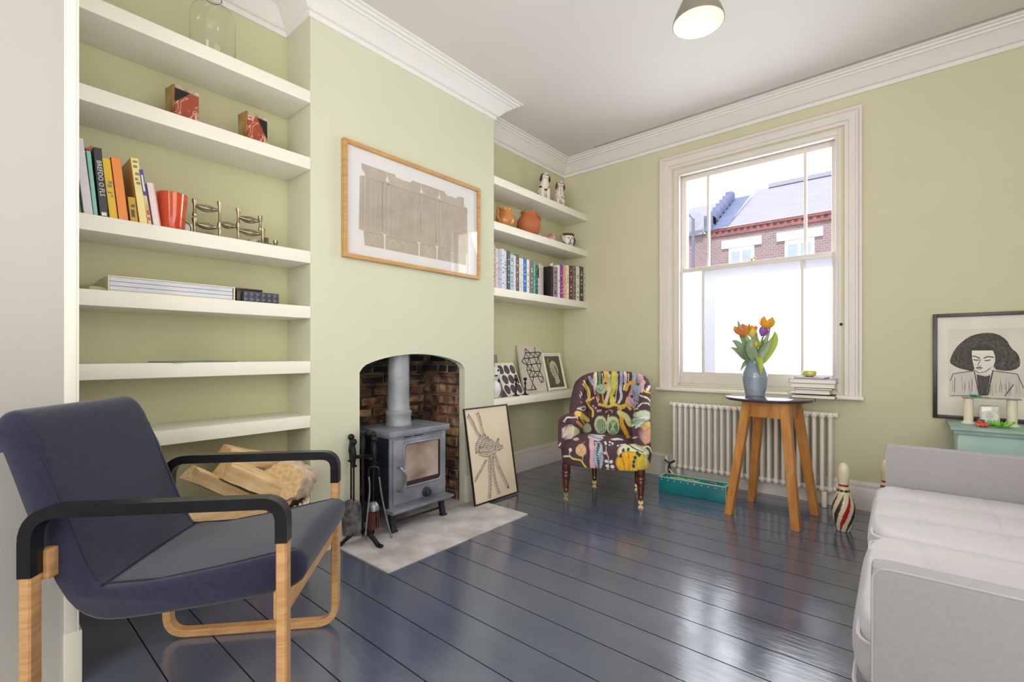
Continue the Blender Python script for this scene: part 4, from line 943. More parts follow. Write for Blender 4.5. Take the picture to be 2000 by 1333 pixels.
G2 = [(0.148, 0.237), (0.093, 0.2), (0.049, 0.225), (0.03, 0.172), (0.093, 0.2), (0.141, 0.153), (0.161, 0.222), (0.211, 0.177), (0.141, 0.153), (0.063, 0.107), (0.03, 0.172)]; G3 = [(0.211, 0.177), (0.309, 0.209), (0.275, 0.083), (0.211, 0.177), (0.226, 0.079), (0.275, 0.083)]; G4 = [(0.211, 0.177), (0.141, 0.153), (0.182, 0.098), (0.063, 0.107), (0.125, 0.127), (0.164, 0.023), (0.037, 0.023), (0.114, 0.089), (0.164, 0.023)]
rnd = random.Random(11); SIL = [(.09, .40), (.24, .415), (.275, .375), (.325, .36), (.315, .20), (.285, .07), (.20, .10), (.17, .02), (.03, .02), (.075, .10), (.035, .18), (.06, .22), (.012, .275), (.085, .33)]
PT = []; sp_ = .066
for r in range(8):
    for c in range(6):
        u, v = .03+c*sp_+(r % 2)*sp_/2, .022+r*sp_*.86
        if inside((u, v), SIL): PT.append((u+rnd.uniform(-.012, .012), v+rnd.uniform(-.01, .01)))
PT += [(.095, .395), (.235, .41), (.32, .35), (.30, .09), (.155, .022), (.035, .022), (.018, .275)]
kk = 0
for i in range(len(PT)):
    for k in range(i):
        if .02 < math.dist(PT[i], PT[k]) < .082: mb.stroke([PT[i], PT[k]], .0092, M, .02*kk); kk += 1
mb.build('canvas', [mat('raw_canvas', (206, 196, 184), .9, var=.04), mat('black_paint_line', (66, 64, 68), .8)], gp, smooth=0, recalc=False)
fp = lean_thing('framed_photograph', 'small white-framed dark photograph of a sculpted face in the shelf corner', 'photograph', 3.505, -2.535, .285, .355, -2.62)
def d_face(mb, M):
    mb.fill([(.022, .025), (.263, .025), (.263, .325), (.022, .325)], M, 0); mb.mi = 1
    F = chaikin([(a, b_, 0) for a, b_ in [(0.143, 0.285), (0.19, 0.262), (0.212, 0.20), (0.20, 0.143), (0.165, 0.105), (0.125, 0.108), (0.095, 0.155), (0.075, 0.215), (0.098, 0.265)]], 1, True); mb.fill([(p.x, p.y) for p in F], M, 1)
    mb.fill([(0.13, 0.115), (0.19, 0.148), (0.205, 0.073), (0.16, 0.05), (0.125, 0.062)], M, .5); mb.mi = 2
    for p in ([(.085, .21), (.105, .20), (.12, .206)], [(.142, .207), (.17, .20)], [(.128, .2), (.118, .16), (.13, .155)], [(.118, .135), (.135, .13), (.15, .136)]): mb.stroke(p, .007, M, 2)
    mb.fill([(.14, .245), (.178, .222), (.19, .17), (.178, .13), (.168, .17), (.16, .22)], M, 1.6)
    mb.mi = 3; mb.stroke([(.085, .30), (.062, .275), (.07, .25), (.09, .24)], .014, M, 1)
    return [mat('dark_sepia_photo', (84, 80, 62), .4, var=.15, scale=8), mat('face_highlight', (190, 186, 162), .5, var=.1, scale=10), mat('face_shadow', (110, 106, 86), .5), mat('hair_highlight', (150, 146, 122), .5)]
frame_art(fp, .285, .355, .012, .018, mat('white_small_frame', (236, 230, 214), .5), None, d_face, False)
sp = lean_thing('small_card', 'small striped grey-purple card behind the oval-patterned card', 'card', 2.80, -2.60, .115, .335, -2.64)
mb = MB(); mb.b2(0, .115, -.002, 0, 0, .335); mb.mi = 1; M = plane_M((0, -.0026, 0), (1, 0, 0), (0, 0, 1))
for k in range(6): mb.stroke([(.012+k*.018, .25), (.012+k*.018, .33)], .007, M, 0)
mb.build('card', [mat('muted_purple_card', (134, 118, 130), .8), mat('taupe_stripe', (176, 158, 150), .8)], sp, smooth=0, recalc=False)
# rounded white doll
dl = thing('ceramic_figure', 'round white snowman-like ceramic figure at left end of low shelf', 'figurine', (-2.455, 2.665, ZL), radians(-30))
wc = mat('glazed_white_ceramic', (226, 224, 222), .3, var=.04, scale=10)
mb = MB(); mb.lathe([(.03, 0), (.052, .02), (.066, .065), (.058, .11), (.034, .132), (.045, .15), (.058, .185), (.05, .225), (.025, .248), (0, .252)], 28); d_ = mb.build('body', wc, dl, smooth=60)
mb = MB(); mb.ball((.052, -.02, .20), (.006, .008, .010), 10); mb.ball((.050, .028, .215), (.006, .008, .010), 10); mb.ball((.056, .01, .175), (.006, .014, .006), 10); mb.build('painted_face', BLACKP, d_)
cp = thing('folded_card', 'small dark triangular folded card in front of oval-patterned card', 'card', (-2.435, 2.775, ZL), .2)
mb = MB(); mb.prism([(-.05, 0), (.055, 0), (-.01, .055)], .004, Matrix.Rotation(pi/2, 4, 'Z') @ Matrix.Rotation(pi/2, 4, 'X')); mb.build('card_face', mat('dark_card', (70, 68, 74), .7), cp)
for x, y, lb in ((-2.44, 2.925, 'left'), (-2.44, 3.045, 'right')):
    c_ = thing('candlestick', 'slim black turned candlestick on low shelf, '+('the one before the oval-patterned card' if lb == 'left' else 'the one before the triangle canvas'), 'candlestick', (x, y, ZL), 0, 'pair of black candlesticks')
    mb = MB(); mb.lathe([(.030, 0), (.030, .004), (.012, .012), (.006, .025), (.011, .05), (.006, .07), (.006, .085), (.013, .098), (.006, .106), (.006, .118), (.015, .128), (.015, .142), (.008, .144), (.008, .135)], 18, cap=True); mb.build('stick', BLACKP, c_, smooth=50)

# ================================================================== BOOKS
def book(name, label, c, t, h, d, cover, lean=0, page=True, spine=None, yaw=0, grp=None, text=None, tcol=None, title=None, lie=False, patches=None, cat='book'):
    """upright book, spine towards +x; c = bottom centre of spine face; t thickness along y, h height, d depth"""
    o = bpy.data.objects.new(name, None); COL.objects.link(o); tag(o, label, cat, grp)
    o.location = c; o.rotation_euler = (lean, 0, yaw)
    sp_ = spine or cover; b = .0018
    mb = MB(); mb.b2(-d, -.001, -t/2, -t/2+b, 0, h, .0006); mb.b2(-d, -.001, t/2-b, t/2, 0, h, .0006); mb.mi = 1; mb.b2(-.0022, 0, -t/2, t/2, 0, h, .0009)
    if patches:
        for k, (za, zb, ya, yb) in enumerate(patches): mb.mi = 2; mb.face([(.0004, t*ya, h*za), (.0004, t*yb, h*za), (.0004, t*yb, h*zb), (.0004, t*ya, h*zb)])
    mb.build('cover', [cover, sp_, tcol or INK], o, recalc=True)
    mb = MB(); mb.b2(-d+.004, -.003, -t/2+b, t/2-b, .004, h-.004); mb.build('page_block', PAPERB, o)
    if title:
        mb = MB(); s, ang, sz, zc = title; MM = Matrix.Translation((.0012, 0, h*zc)) @ Matrix(((0, 0, 1, 0), (1, 0, 0, 0), (0, 1, 0, 0), (0, 0, 0, 1))) @ Matrix.Rotation(ang, 4, 'Z')
        text_mb(mb, s, sz, MM); mb.build('spine_lettering', tcol or PAPER, o, smooth=0)
    return o
PAPERB = mat('book_pages', (226, 218, 200), .85, var=.05, scale=60, stretch=(1, 20, 1))
def cm(r, g, b_): return mat('cover_%d_%d_%d' % (r, g, b_), (r, g, b_), .5, var=.04, scale=10)
ZS3 = SL[2]+.0008; XS = -2.398
LB = [  # y at bottom centre, thickness, height, depth, cover, spine, lean, name
    (.290, .026, .215, .19, (96, 144, 100), None, .12, 'green book leaning at the far left of the colourful book row', None, None, None),
    (.3235, .026, .285, .21, (222, 216, 222), (216, 208, 216), .115, 'tall pale lilac-grey book with dark cover edges leaning in the colourful row', None, None, None),
    (.3445, .012, .245, .19, (136, 196, 178), None, .10, 'thin turquoise book between the tall grey book and black book', None, None, None),
    (.3695, .025, .265, .20, (28, 28, 32), (62, 64, 70), .09, 'thick black book with white spine lettering leaning in the left alcove', ('BREFDO O FLS', -pi/2, .021, .56), PAPER, [(.02, .07, -.3, .3)]),
    (.398, .024, .232, .18, (226, 188, 50), None, .115, 'mustard yellow illustrated book to the right of the black book', None, mat('grey_doodle', (150, 140, 120), .8), [(.42, .45, -.4, .2), (.52, .57, -.3, .3), (.58, .63, -.1, .4), (.36, .40, 0, .3)]),
    (.4285, .030, .245, .16, (196, 70, 24), (240, 146, 72), .115, 'bright orange hardback book with dark orange cover in the left alcove', None, None, None),
    (.4625, .024, .10, .16, (180, 130, 50), (200, 160, 70), .115, 'short ochre paperback mostly hidden in the middle of the colourful row', None, mat('ochre_doodle', (110, 90, 60), .8), [(.2, .5, -.3, .2), (.6, .7, -.2, .3)]),
    (.4925, .026, .262, .17, (216, 184, 104), (240, 224, 156), .13, 'pale yellow spine book with a tan cover in the colourful row', None, mat('olive_print', (150, 140, 90), .8), [(.93, .96, -.3, .3), (.85, .89, -.3, .2), (.74, .78, -.2, .3), (.66, .70, -.3, .1), (.60, .64, -.2, .3)]),
    (.5135, .013, .222, .15, (90, 76, 150), (232, 196, 150), .155, 'thin book with indigo top and orange lettered spine, left alcove', ('NOTES', -pi/2, .010, .3), mat('orange_letters', (206, 96, 40), .7), [(.08, .14, -.3, .3), (.18, .26, -.3, .3)]),
    (.5385, .025, .176, .14, (240, 226, 226), (238, 220, 222), .15, 'small pale pink book leaning against the orange vase', None, mat('salmon_edge', (230, 160, 140), .7), [(0, 1, .32, .5)]),
]
for i, (y, t, h, d, c, s, ln_, lb, ti, tc_, pa) in enumerate(LB):
    ln_ = ln_*.9
    o = book('book', lb, (XS, y, ZS3), t, h, d, cm(*c), lean=ln_, spine=cm(*(s or c)), title=ti, tcol=tc_, patches=pa, grp=None)
    if i == 8:
        mb = MB(); mb.b2(-.001, .001, -.0066, .0066, .118, .221); mb.mi = 1; mb.b2(.0008, .0013, -.003, .003, .135, .20); mb.build('title_panel', [cm(86, 74, 150), PAPER], o)
# paper bow on the turquoise book
rb = thing('paper_bird', 'small folded red paper shape perched on top of the leaning books', 'ornament', (-2.43, .322, 1.832), .4)
mb = MB(); rd = mat('coral_red_paper', (206, 92, 76), .6, var=.12)
mb.prism([(-.022, 0), (.012, .004), (.016, .03), (.004, .014), (-.02, .008)], .004, Matrix.Rotation(pi/2, 4, 'Z') @ Matrix.Rotation(pi/2, 4, 'X')); mb.prism([(-.02, 0), (.016, .0), (-.004, .012)], .02, Matrix.Rotation(pi/2, 4, 'Z') @ Matrix.Rotation(pi/2, 4, 'X')); mb.build('fold', rd, rb)
# orange vase
ov = thing('glass_vase', 'bright orange-red tapered glass vase beside the leaning books', 'vase', (-2.455, .604, ZS3))
og = mat('orange_red_glass', (222, 62, 18), .1, rgb2=(236, 92, 20), scale=5, coat=1, trans=.25)
mb = MB(); mb.lathe([(0, .0), (.040, .0), (.043, .006), (.049, .07), (.058, .158), (.0565, .160), (.054, .158), (.045, .07), (.039, .012), (0, .01)], 40); mb.build('vessel', og, ov, smooth=40)
# small ring ornament and pale card
rg = thing('wire_ring', 'small dark wire ring standing between vase and metal candle holder', 'ornament', (-2.47, .652, ZS3+.029), 0)
mb = MB(); mb.tube([(0, .026*cos(k*pi/12), .026*sin(k*pi/12)) for k in range(24)], .002, 6, True); mb.mi = 1; mb.b2(-.012, -.010, .008, .034, -.028, .022); mb.build('ring', [BLACKM, PAPER], rg)
# modular silver candle holders: stacked tripod units
nk = thing('metal_candle_holder', 'stacked silvery metal modular candle holder sculpture with open tiers', 'candle holder', (-2.50, .86, ZS3))
def tier(x, y0, y1, z, posts=(.045, .045)):
    """one lens-shaped three-arm unit with its posts"""
    mb = MB(); L = y1-y0; yc = (y0+y1)/2
    for sg in (-1, 1):
        mb.tube([(x+sg*.020*sin(pi*k/8), y0+L*k/8, z+.004*sg*0-.010*sin(pi*k/8)*1) for k in range(9)], [.0045+.003*sin(pi*k/8) for k in range(9)], 8)
    mb.tube([(x, y0+L*k/8, z+.009*sin(pi*k/8)) for k in range(9)], .004, 8)
    mb.build('arm_ring', STEEL, nk, smooth=60)
def post(x, y, z0, z1):
    mb = MB(); mb.lathe([(.007, z0), (.0105, z0+.008), (.007, z0+.02), (.006, (z0+z1)/2), (.008, z1-.02), (.011, z1-.012), (.011, z1), (.007, z1), (.007, z1-.006)], 12, (x, y, 0)); mb.build('post', STEEL, nk, smooth=60)
Y0 = -.86
tier(0, .700+Y0, .800+Y0, .148); tier(0, .700+Y0, .800+Y0, .066); tier(.0, .700+Y0, .800+Y0, .022); tier(0, .805+Y0, .880+Y0, .088); tier(0, .885+Y0, .985+Y0, .135); tier(0, .885+Y0, .995+Y0, .072); tier(0, .805+Y0, .88+Y0, .012); tier(0, 1.00+Y0, 1.06+Y0, .018)
post(0, .700+Y0, .095, .175); post(0, .700+Y0, 0, .088); post(0, .803+Y0, .075, .188); post(0, .803+Y0, 0, .082); post(0, .884+Y0, .09, .175); post(0, .884+Y0, 0, .095); post(0, .985+Y0, .085, .16); post(0, .998+Y0, 0, .10); post(0, 1.06+Y0, 0, .05)
gc = thing('etched_glass_votive', 'small etched glass votive tucked behind the metal candle holder', 'votive', (-2.55, .975, ZS3))
mb = MB(); mb.lathe([(.022, 0), (.026, .045), (.024, .045), (.02, .004), (0, .004)], 20); mb.mi = 1; mb.box((-.02, .06, .038), (.006, .04, .074), .002); mb.build('cup', [mat('smoky_glass', (150, 140, 120), .2, rgb2=(226, 220, 206), scale=60), mat('dark_marble_small', (60, 50, 46), .3, rgb2=(150, 140, 130), scale=30)], gc)

# marble bookends
def marble(name, c1, c2): return mat(name, c1, .18, rgb2=c2, scale=22, detail=10, coat=.3)
redm = bpy.data.materials.new('red_veined_marble'); redm.use_nodes = True
nt = redm.node_tree; n = nt.nodes; l = nt.links; b = n['Principled BSDF']; tc = n.new('ShaderNodeTexCoord'); nz = n.new('ShaderNodeTexNoise'); nz.inputs['Scale'].default_value = 14; nz.inputs['Detail'].default_value = 6; nz.inputs['Distortion'].default_value = 1.5; l.new(tc.outputs['Object'], nz.inputs[0])
cr = n.new('ShaderNodeValToRGB'); e = cr.color_ramp.elements; e[0].position = 0; e[0].color = (*lin((150, 66, 44)), 1); e[1].position = 1; e[1].color = (*lin((178, 92, 64)), 1)
for p, c in ((.47, (160, 74, 50)), (.50, (226, 190, 170)), (.53, (160, 74, 50))): q = e.new(p); q.color = (*lin(c), 1)
l.new(nz.outputs[0], cr.inputs[0]); l.new(cr.outputs[0], b.inputs['Base Color']); b.inputs['Roughness'].default_value = .2
crm = mat('cream_marble', (230, 214, 190), .2, rgb2=(150, 130, 110), scale=18, detail=8)
for (y0, y1, flip, lb) in ((.603, .698, 1, 'red marble bookend with black corner, the one nearer the camera'), (.898, .992, -1, 'red marble bookend with black corner, the one nearer the chimney breast')):
    be = thing('marble_bookend', lb, 'bookend', (-2.475, (y0+y1)/2, SL[1]+.001), radians(8*1)); w = y1-y0
    mb = MB(); mb.b2(-.045, .035, -w/2, w/2, 0, .135, .002); mb.build('marble_block', redm, be)
    mb = MB(); mb.b2(-.045, .0352, -w/2, w/2, .135, .152, .002); mb.build('cream_cap', crm, be)
    mb = MB(); s = -flip
    P = [(s*w/2, .134), (s*w/2-s*w*.62, .134), (s*w/2, .134-.062)] if flip == 1 else [(s*w/2, .134), (s*w/2-s*w*.5, .134), (s*w/2, .134-.09)]
    mb.prism(P, .002, Matrix.Translation((.0348, 0, 0)) @ Matrix(((0, 0, 1, 0), (1, 0, 0, 0), (0, 1, 0, 0), (0, 0, 0, 1)))); mb.build('black_inlay', mat('black_marble', (24, 20, 20), .15), be)
    mb = MB(); mb.b2(-.044, .030, -w/2-.006, -w/2, 0, .15, .001); mb.build('tan_side', mat('tan_marble', (176, 140, 80), .3, rgb2=(110, 70, 40), scale=14), be)
# large glass jar, top shelf
gj = thing('glass_jar', 'large clear glass dome jar on the topmost left shelf', 'jar', (-2.50, .775, SL[0]+.001))
mb = MB(); mb.lathe([(0, .002), (.085, .002), (.092, .012), (.093, .20), (.085, .235), (.055, .262), (.034, .275), (.034, .31), (.040, .315)], 48, cap=False); o = mb.build('vessel', glass_mat('jar_glass', (.985, .99, .985)), gj, smooth=60)
mb = MB(); mb.tube([(.0355*cos(k*pi/16), .0355*sin(k*pi/16), .30) for k in range(32)], .0016, 5, True); mb.build('neck_wire', BLACKM, gj)

# flat books and boxes on shelf four
ZS4 = SL[3]+.0008
fb = thing('box_file', 'wide white slipcase of large volumes lying flat on the left shelf', 'book set', (-2.401, .608, ZS4))
mb = MB(); mb.b2(-.23, 0, -.227, .227, 0, .004, .001); mb.b2(-.23, 0, -.227, .227, .058, .062, .001); mb.b2(-.23, -.001, .223, .227, .004, .058); mb.b2(-.23, -.001, -.227, -.223, .004, .058); mb.build('slipcase', mat('cream_slipcase', (236, 230, 206), .6), fb)
for k in range(3): mb = MB(); mb.b2(-.225, -.003, -.222, .218, .005+k*.0178, .0218+k*.0178, .003); mb.build('volume', [mat('pale_blue_white_cloth', (222, 222, 230), .6, rgb2=(206, 208, 220), scale=6)][0], fb)
bb = thing('black_box', 'small plain glossy black box behind the textured grey box', 'box', (-2.50, .918, ZS4))
mb = MB(); mb.b2(-.05, .05, -.058, .058, 0, .060, .003); mb.build('box_base', mat('dark_brown_lacquer', (44, 32, 34), .25), bb); mb = MB(); mb.b2(-.052, .052, -.060, .060, .060, .068, .003); mb.build('lid', mat('brown_lid', (70, 52, 52), .3), bb)
tb = thing('textured_grey_box', 'dark grey box with raised diamond-studded front on the left shelf', 'box', (-2.415, .960, ZS4))
tg = mat('dark_grey_embossed', (86, 88, 100), .45, metal=.3, var=.15)
mb = MB(); mb.b2(-.03, 0, -.081, .081, 0, .052, .002); n0 = 0
for r in range(2):
    for c in range(6):
        cy, cz = -.0675+c*.027, .014+r*.024
        v = [mb.bm.verts.new(p) for p in ((.0002, cy-.0125, cz-.011), (.0002, cy+.0125, cz-.011), (.0002, cy+.0125, cz+.011), (.0002, cy-.0125, cz+.011), (.009, cy, cz))]
        for k in range(4): mb.nf((v[k], v[(k+1) % 4], v[4]))
mb.build('embossed_case', tg, tb, smooth=0)
sg = thing('green_magazine', 'thin green-covered magazine lying flat on the eye-level left shelf', 'magazine', (-2.50, .70, SL[4]+.0006), .25)
mb = MB(); mb.b2(-.10, .10, -.14, .14, 0, .004, .001); mb.build('cover', mat('dusty_green_cover', (120, 150, 120), .6), sg)
for (dx, yy, lb) in ((0, .335, 'yellowish'),):
    yb = thing('paper_leaflets', 'pale olive leaflets lying left of the white slipcase on the shelf', 'papers', (-2.47, .335, ZS4), .3)
    mb = MB(); mb.box((0, 0, .006), (.13, .06, .012), .001, Euler((0, 0, .0))); mb.mi = 1; mb.box((-.01, .0, .016), (.11, .05, .006), .001, Euler((0.05, 0, .3))); mb.build('sheets', [mat('olive_paper', (176, 172, 128), .8), mat('olive_paper_light', (196, 190, 146), .8)], yb)

# right-hand alcove books
ZR = SR[2]+.0008
def my(y): return 2.600+(y-2.600)*(3.928-2.600)/(4.002-2.600)
RB = [  # y0,y1,top z,cover colour, text colour, description
 (2.606, 2.640, 1.868, (206, 170, 158), (120, 80, 80), 'dusty rose book hard against the chimney breast'),
 (2.642, 2.664, 1.848, (216, 204, 200), (120, 110, 120), 'pale pinkish grey book second from the chimney breast'),
 (2.665, 2.682, 1.846, (196, 186, 198), (90, 84, 100), 'lilac-grey book third from the chimney breast'),
 (2.684, 2.710, 1.852, (190, 196, 212), (90, 96, 120), 'blue-grey spined book fourth from the chimney breast'),
 (2.712, 2.742, 1.856, (224, 222, 236), (60, 60, 100), 'white book with faint violet tint, right of the blue-grey one'),
 (2.744, 2.776, 1.846, (206, 214, 230), (70, 80, 110), 'pale blue book left of the charcoal lettered one'),
 (2.779, 2.817, 1.852, (84, 80, 84), (226, 222, 220), 'charcoal book with white lettering, nearest chimney of its kind'),
 (2.819, 2.866, 1.832, (178, 200, 222), (74, 64, 76), 'light blue book with dark printed blocks'),
 (2.869, 2.890, 1.830, (236, 230, 230), (150, 100, 110), 'slim white book between light blue and charcoal books'),
 (2.892, 2.936, 1.842, (92, 86, 90), (228, 220, 216), 'wide charcoal book with cream lettering, left of the white pair'),
 (2.938, 2.960, 1.818, (238, 228, 224), (170, 140, 140), 'creamy white book just right of the wide charcoal book'),
 (2.962, 2.988, 1.820, (230, 226, 230), (140, 140, 160), 'white book touching the bright blue one on its left'),
 (2.990, 3.040, 1.826, (34, 120, 188), (226, 236, 240), 'bright blue book near the middle of the shelf'),
 (3.042, 3.082, 1.822, (238, 234, 228), (190, 120, 110), 'broad white book touching the bright blue one on its right'),
 (3.085, 3.140, 1.822, (112, 114, 122), (214, 206, 150), 'wide slate-grey book with a yellowish label'),
 (3.142, 3.170, 1.820, (92, 176, 142), (220, 236, 224), 'mint green book beside the slate-grey one'),
 (3.172, 3.198, 1.792, (40, 86, 80), (180, 210, 200), 'dark teal book at the end of the left-hand run'),
 (3.203, 3.240, 1.690, (206, 188, 212), (160, 140, 170), 'short lilac book standing before the leaning sketchbook'),
 (3.395, 3.436, 1.815, (26, 22, 24), (60, 56, 58), 'book with its shaded side painted black, leaning next to the sketchbook'),  # near-black cover colour stands in for the book side in shade
 (3.438, 3.510, 1.818, (150, 132, 140), (60, 50, 60), 'thick mauve-grey book with dark lettering'),
 (3.512, 3.548, 1.842, (236, 228, 232), (170, 60, 120), 'white book touching the purple one'),
 (3.551, 3.592, 1.850, (122, 66, 170), (220, 200, 236), 'vivid purple book in the right-hand run'),
 (3.594, 3.622, 1.850, (236, 130, 116), (250, 220, 210), 'coral pink book right of the purple one'),
 (3.624, 3.656, 1.850, (232, 196, 160), (180, 120, 100), 'peach coloured book right of the coral one'),
 (3.658, 3.704, 1.858, (236, 230, 216), (150, 120, 100), 'cream book left of the dark red lettered one'),
 (3.707, 3.766, 1.862, (100, 60, 58), (226, 206, 196), 'thick dark red-brown book with pale lettering'),
 (3.768, 3.828, 1.872, (138, 122, 116), (70, 50, 46), 'taupe book with dark speckled lettering'),
 (3.830, 3.892, 1.872, (232, 226, 210), (130, 120, 100), 'ivory book third from the window wall'),
 (3.894, 3.968, 1.880, (74, 72, 70), (216, 212, 204), 'black and white patterned book second from the window wall'),
 (3.970, 4.000, 1.884, (206, 200, 184), (120, 110, 90), 'pale stone coloured book against the window wall'),
]
for i, (a, c, zt, col, tcx, lb) in enumerate(RB):
    a, c = my(a), my(c); t = (c-a)*.96; rnd = random.Random(i+40); h = zt-ZR
    if 'touch' in lb: pass
    pts = []
    z = rnd.uniform(.08, .2)
    while z < .88:
        dz = rnd.uniform(.015, .05); w = rnd.uniform(.08, .24); pts.append((z, z+dz, -w, w)); z += dz+rnd.uniform(.02, .18)
    book('shelf_book', lb+' on the right alcove shelf', (XS+rnd.uniform(-.006, 0), (a+c)/2, ZR), t, h, rnd.uniform(.15, .2), cm(*col), patches=pts, tcol=cm(*tcx), lean=0, grp=None)
nb = thing('sketchbook', 'open pale grey lined sketchbook cover leaning between the two book runs', 'sketchbook', (-2.415, my(3.30), ZR), .35)
mb = MB(); mb.box((-.02, 0, .135), (.006, .125, .27), .002); mb.mi = 1
for k in range(12): mb.box((-.0166, .005*sin(k), .02+k*.019), (.0008, .10, .0025))
mb.build('cover', [mat('pale_grey_board', (206, 202, 192), .7), mat('faint_grey_line', (160, 156, 150), .8)], nb)
so = thing('cream_ornament', 'tiny cream shell-like ornament on top of the black and mauve books', 'ornament', (-2.44, my(3.46), 1.820))
mb = MB(); mb.ball((0, 0, .016), (.012, .018, .016), 12); mb.ball((0, .016, .03), (.008, .01, .010), 10); mb.build('shell', mat('cream_glaze', (230, 222, 190), .4), so)

# china dogs
def dog(label, y, x, patch, flip, s=1.0, ptn=0):
    o = thing('china_dog', label, 'figurine', (x, y, SR[0]+.001), radians(-38+flip*4)); o.scale = (s, s*flip, s)
    mb = MB()
    # seated body: one continuous skinned-looking surface from overlapping lofts
    P = [Vector(p) for p in ((-.055, 0, .028), (-.035, 0, .06), (-.005, 0, .105), (.018, 0, .15), (.03, 0, .185))]; P = chaikin(P, 2); R = [.040, .046, .050, .052, .052, .050, .047, .045, .043, .040, .037, .034, .030, .029, .028, .028]
    R = [R[min(len(R)-1, int(i*len(R)/len(P)))] for i in range(len(P))]; mb.tube(P, R, 18); mb.ball(P[0], .040, 16)
    for sg in (-1, 1):
        mb.tube([(.030, sg*.022, .11), (.040, sg*.024, .05), (.042, sg*.024, .012)], [.020, .014, .013], 12); mb.ball((.052, sg*.024, .010), (.020, .013, .010), 12); mb.ball((-.02, sg*.034, .035), (.036, .020, .034), 14); mb.ball((.012, sg*.040, .010), (.026, .012, .010), 12)
    mb.tube(chaikin([(-.085, 0, .02), (-.10, .01, .05), (-.08, .012, .075)], 2), [.012]*2+[.010]*8+[.006]*2 if False else .010, 10)
    mb.ball((.040, 0, .205), (.032, .030, .032), 18); mb.ball((.068, 0, .195), (.018, .016, .014), 14)
    bd = mb.build('body', DOGM[ptn], o, smooth=80)
    md = bd.modifiers.new('remesh', 'REMESH'); md.mode = 'VOXEL'; md.voxel_size = .0042; md.use_smooth_shade = True
    for sg in (-1, 1): mb = MB(); mb.ball((.032, sg*.034, .195), (.017, .009, .032), 14, Matrix.Rotation(sg*.2, 3, 'X')); mb.build('ear', patch, o)
    mb = MB(); mb.ball((.084, 0, .198), (.005, .006, .004), 8)
    for sg in (-1, 1): mb.ball((.064, sg*.016, .212), .0042, 8)
    mb.build('eyes_and_nose', BLACKP, o)
    mb = MB(); mb.b2(-.09, .075, -.055, .055, -.0, .008, .004); mb.build('base', DOGM[ptn], o)
def spot(name, c1, c2, sc, lo):
    m = bpy.data.materials.new(name); m.use_nodes = True; nt = m.node_tree; n = nt.nodes; l = nt.links; b = n['Principled BSDF']; tc = n.new('ShaderNodeTexCoord'); nz = n.new('ShaderNodeTexNoise'); nz.inputs['Scale'].default_value = sc; nz.inputs['Detail'].default_value = 1; l.new(tc.outputs['Object'], nz.inputs[0])
    cr = n.new('ShaderNodeValToRGB'); cr.color_ramp.elements[0].position = lo; cr.color_ramp.elements[0].color = (*lin(c1), 1); cr.color_ramp.elements[1].position = lo+.03; cr.color_ramp.elements[1].color = (*lin(c2), 1); l.new(nz.outputs[0], cr.inputs[0]); l.new(cr.outputs[0], b.inputs['Base Color']); b.inputs['Roughness'].default_value = .22; return m
DOGM = [spot('white_china_black_patches', (236, 228, 216), (40, 32, 34), 26, .60), spot('white_china_fine_brown_specks', (234, 226, 214), (120, 92, 80), 95, .58)]
earb = mat('dark_brown_glaze', (66, 40, 34), .25); earr = mat('chestnut_glaze', (120, 66, 52), .25)
dog('white china spaniel with bold black patches, left of the shelf pair', 3.385, -2.50, earb, 1, 1.12, 0)
dog('white china spaniel with fine brown speckles, right of the shelf pair', 3.62, -2.50, earr, 1, 1.08, 1)

# terracotta jugs
terr = mat('terracotta', (190, 112, 68), .6, rgb2=(170, 92, 54), scale=8); ochre = mat('honey_glaze', (204, 138, 70), .25, rgb2=(176, 104, 50), scale=10, coat=.4)
j1 = thing('glazed_jug', 'honey-glazed pottery jug with looped handle beside the chimney breast', 'jug', (-2.47, 2.83, SR[1]+.001), radians(95)); j1.scale = (.9, .9, .9)
mb = MB(); mb.lathe([(.045, 0), (.075, .02), (.092, .06), (.084, .105), (.06, .135), (.052, .155), (.058, .175), (.053, .175), (.047, .155), (.055, .13), (.078, .1), (.085, .06), (.06, .02), (0, .015)], 36); mb.build('body', ochre, j1, smooth=60)
mb = MB(); mb.tube(chaikin([(-.055, 0, .165), (-.10, 0, .185), (-.125, 0, .13), (-.11, 0, .08), (-.082, 0, .05)], 3), .010, 12); mb.build('handle', ochre, j1, smooth=60)
mb = MB(); mb.prism([(.03, -.02), (.085, 0), (.03, .02)], .006, Matrix.Translation((0, 0, .170))); mb.build('spout', ochre, j1)
j2 = thing('terracotta_pot', 'round-bellied terracotta pot with short neck, right of the glazed jug', 'pot', (-2.47, 3.13, SR[1]+.001), radians(60))
mb = MB(); mb.lathe([(.055, 0), (.085, .025), (.104, .075), (.098, .125), (.072, .165), (.062, .178), (.072, .197), (.066, .197), (.056, .178), (.066, .16), (.09, .12), (.096, .075), (.07, .02), (0, .015)], 36); mb.build('body', terr, j2, smooth=60)
mb = MB(); mb.tube(chaikin([(.06, 0, .187), (.098, 0, .178), (.108, 0, .15), (.098, 0, .125)], 2), .010, 10); mb.build('handle', terr, j2, smooth=60)
rc = thing('ceramic_shoe', 'small dusty pink lying ceramic shoe ornament on the jug shelf', 'ornament', (-2.45, 3.37, SR[1]+.001), radians(90))
mb = MB(); mb.tube(chaikin([(-.09, 0, .012), (-.03, 0, .018), (.03, 0, .024), (.065, 0, .040)], 2), [.008+.0022*k for k in range(len(chaikin([(0, 0, 0)]*4, 2)))], 12); mb.ball((.07, 0, .040), (.020, .018, .022), 12); mb.box((.06, 0, .012), (.03, .02, .024), .004); mb.build('shoe', mat('dusty_rose_glaze', (176, 104, 104), .3, rgb2=(220, 180, 180), scale=30), rc)
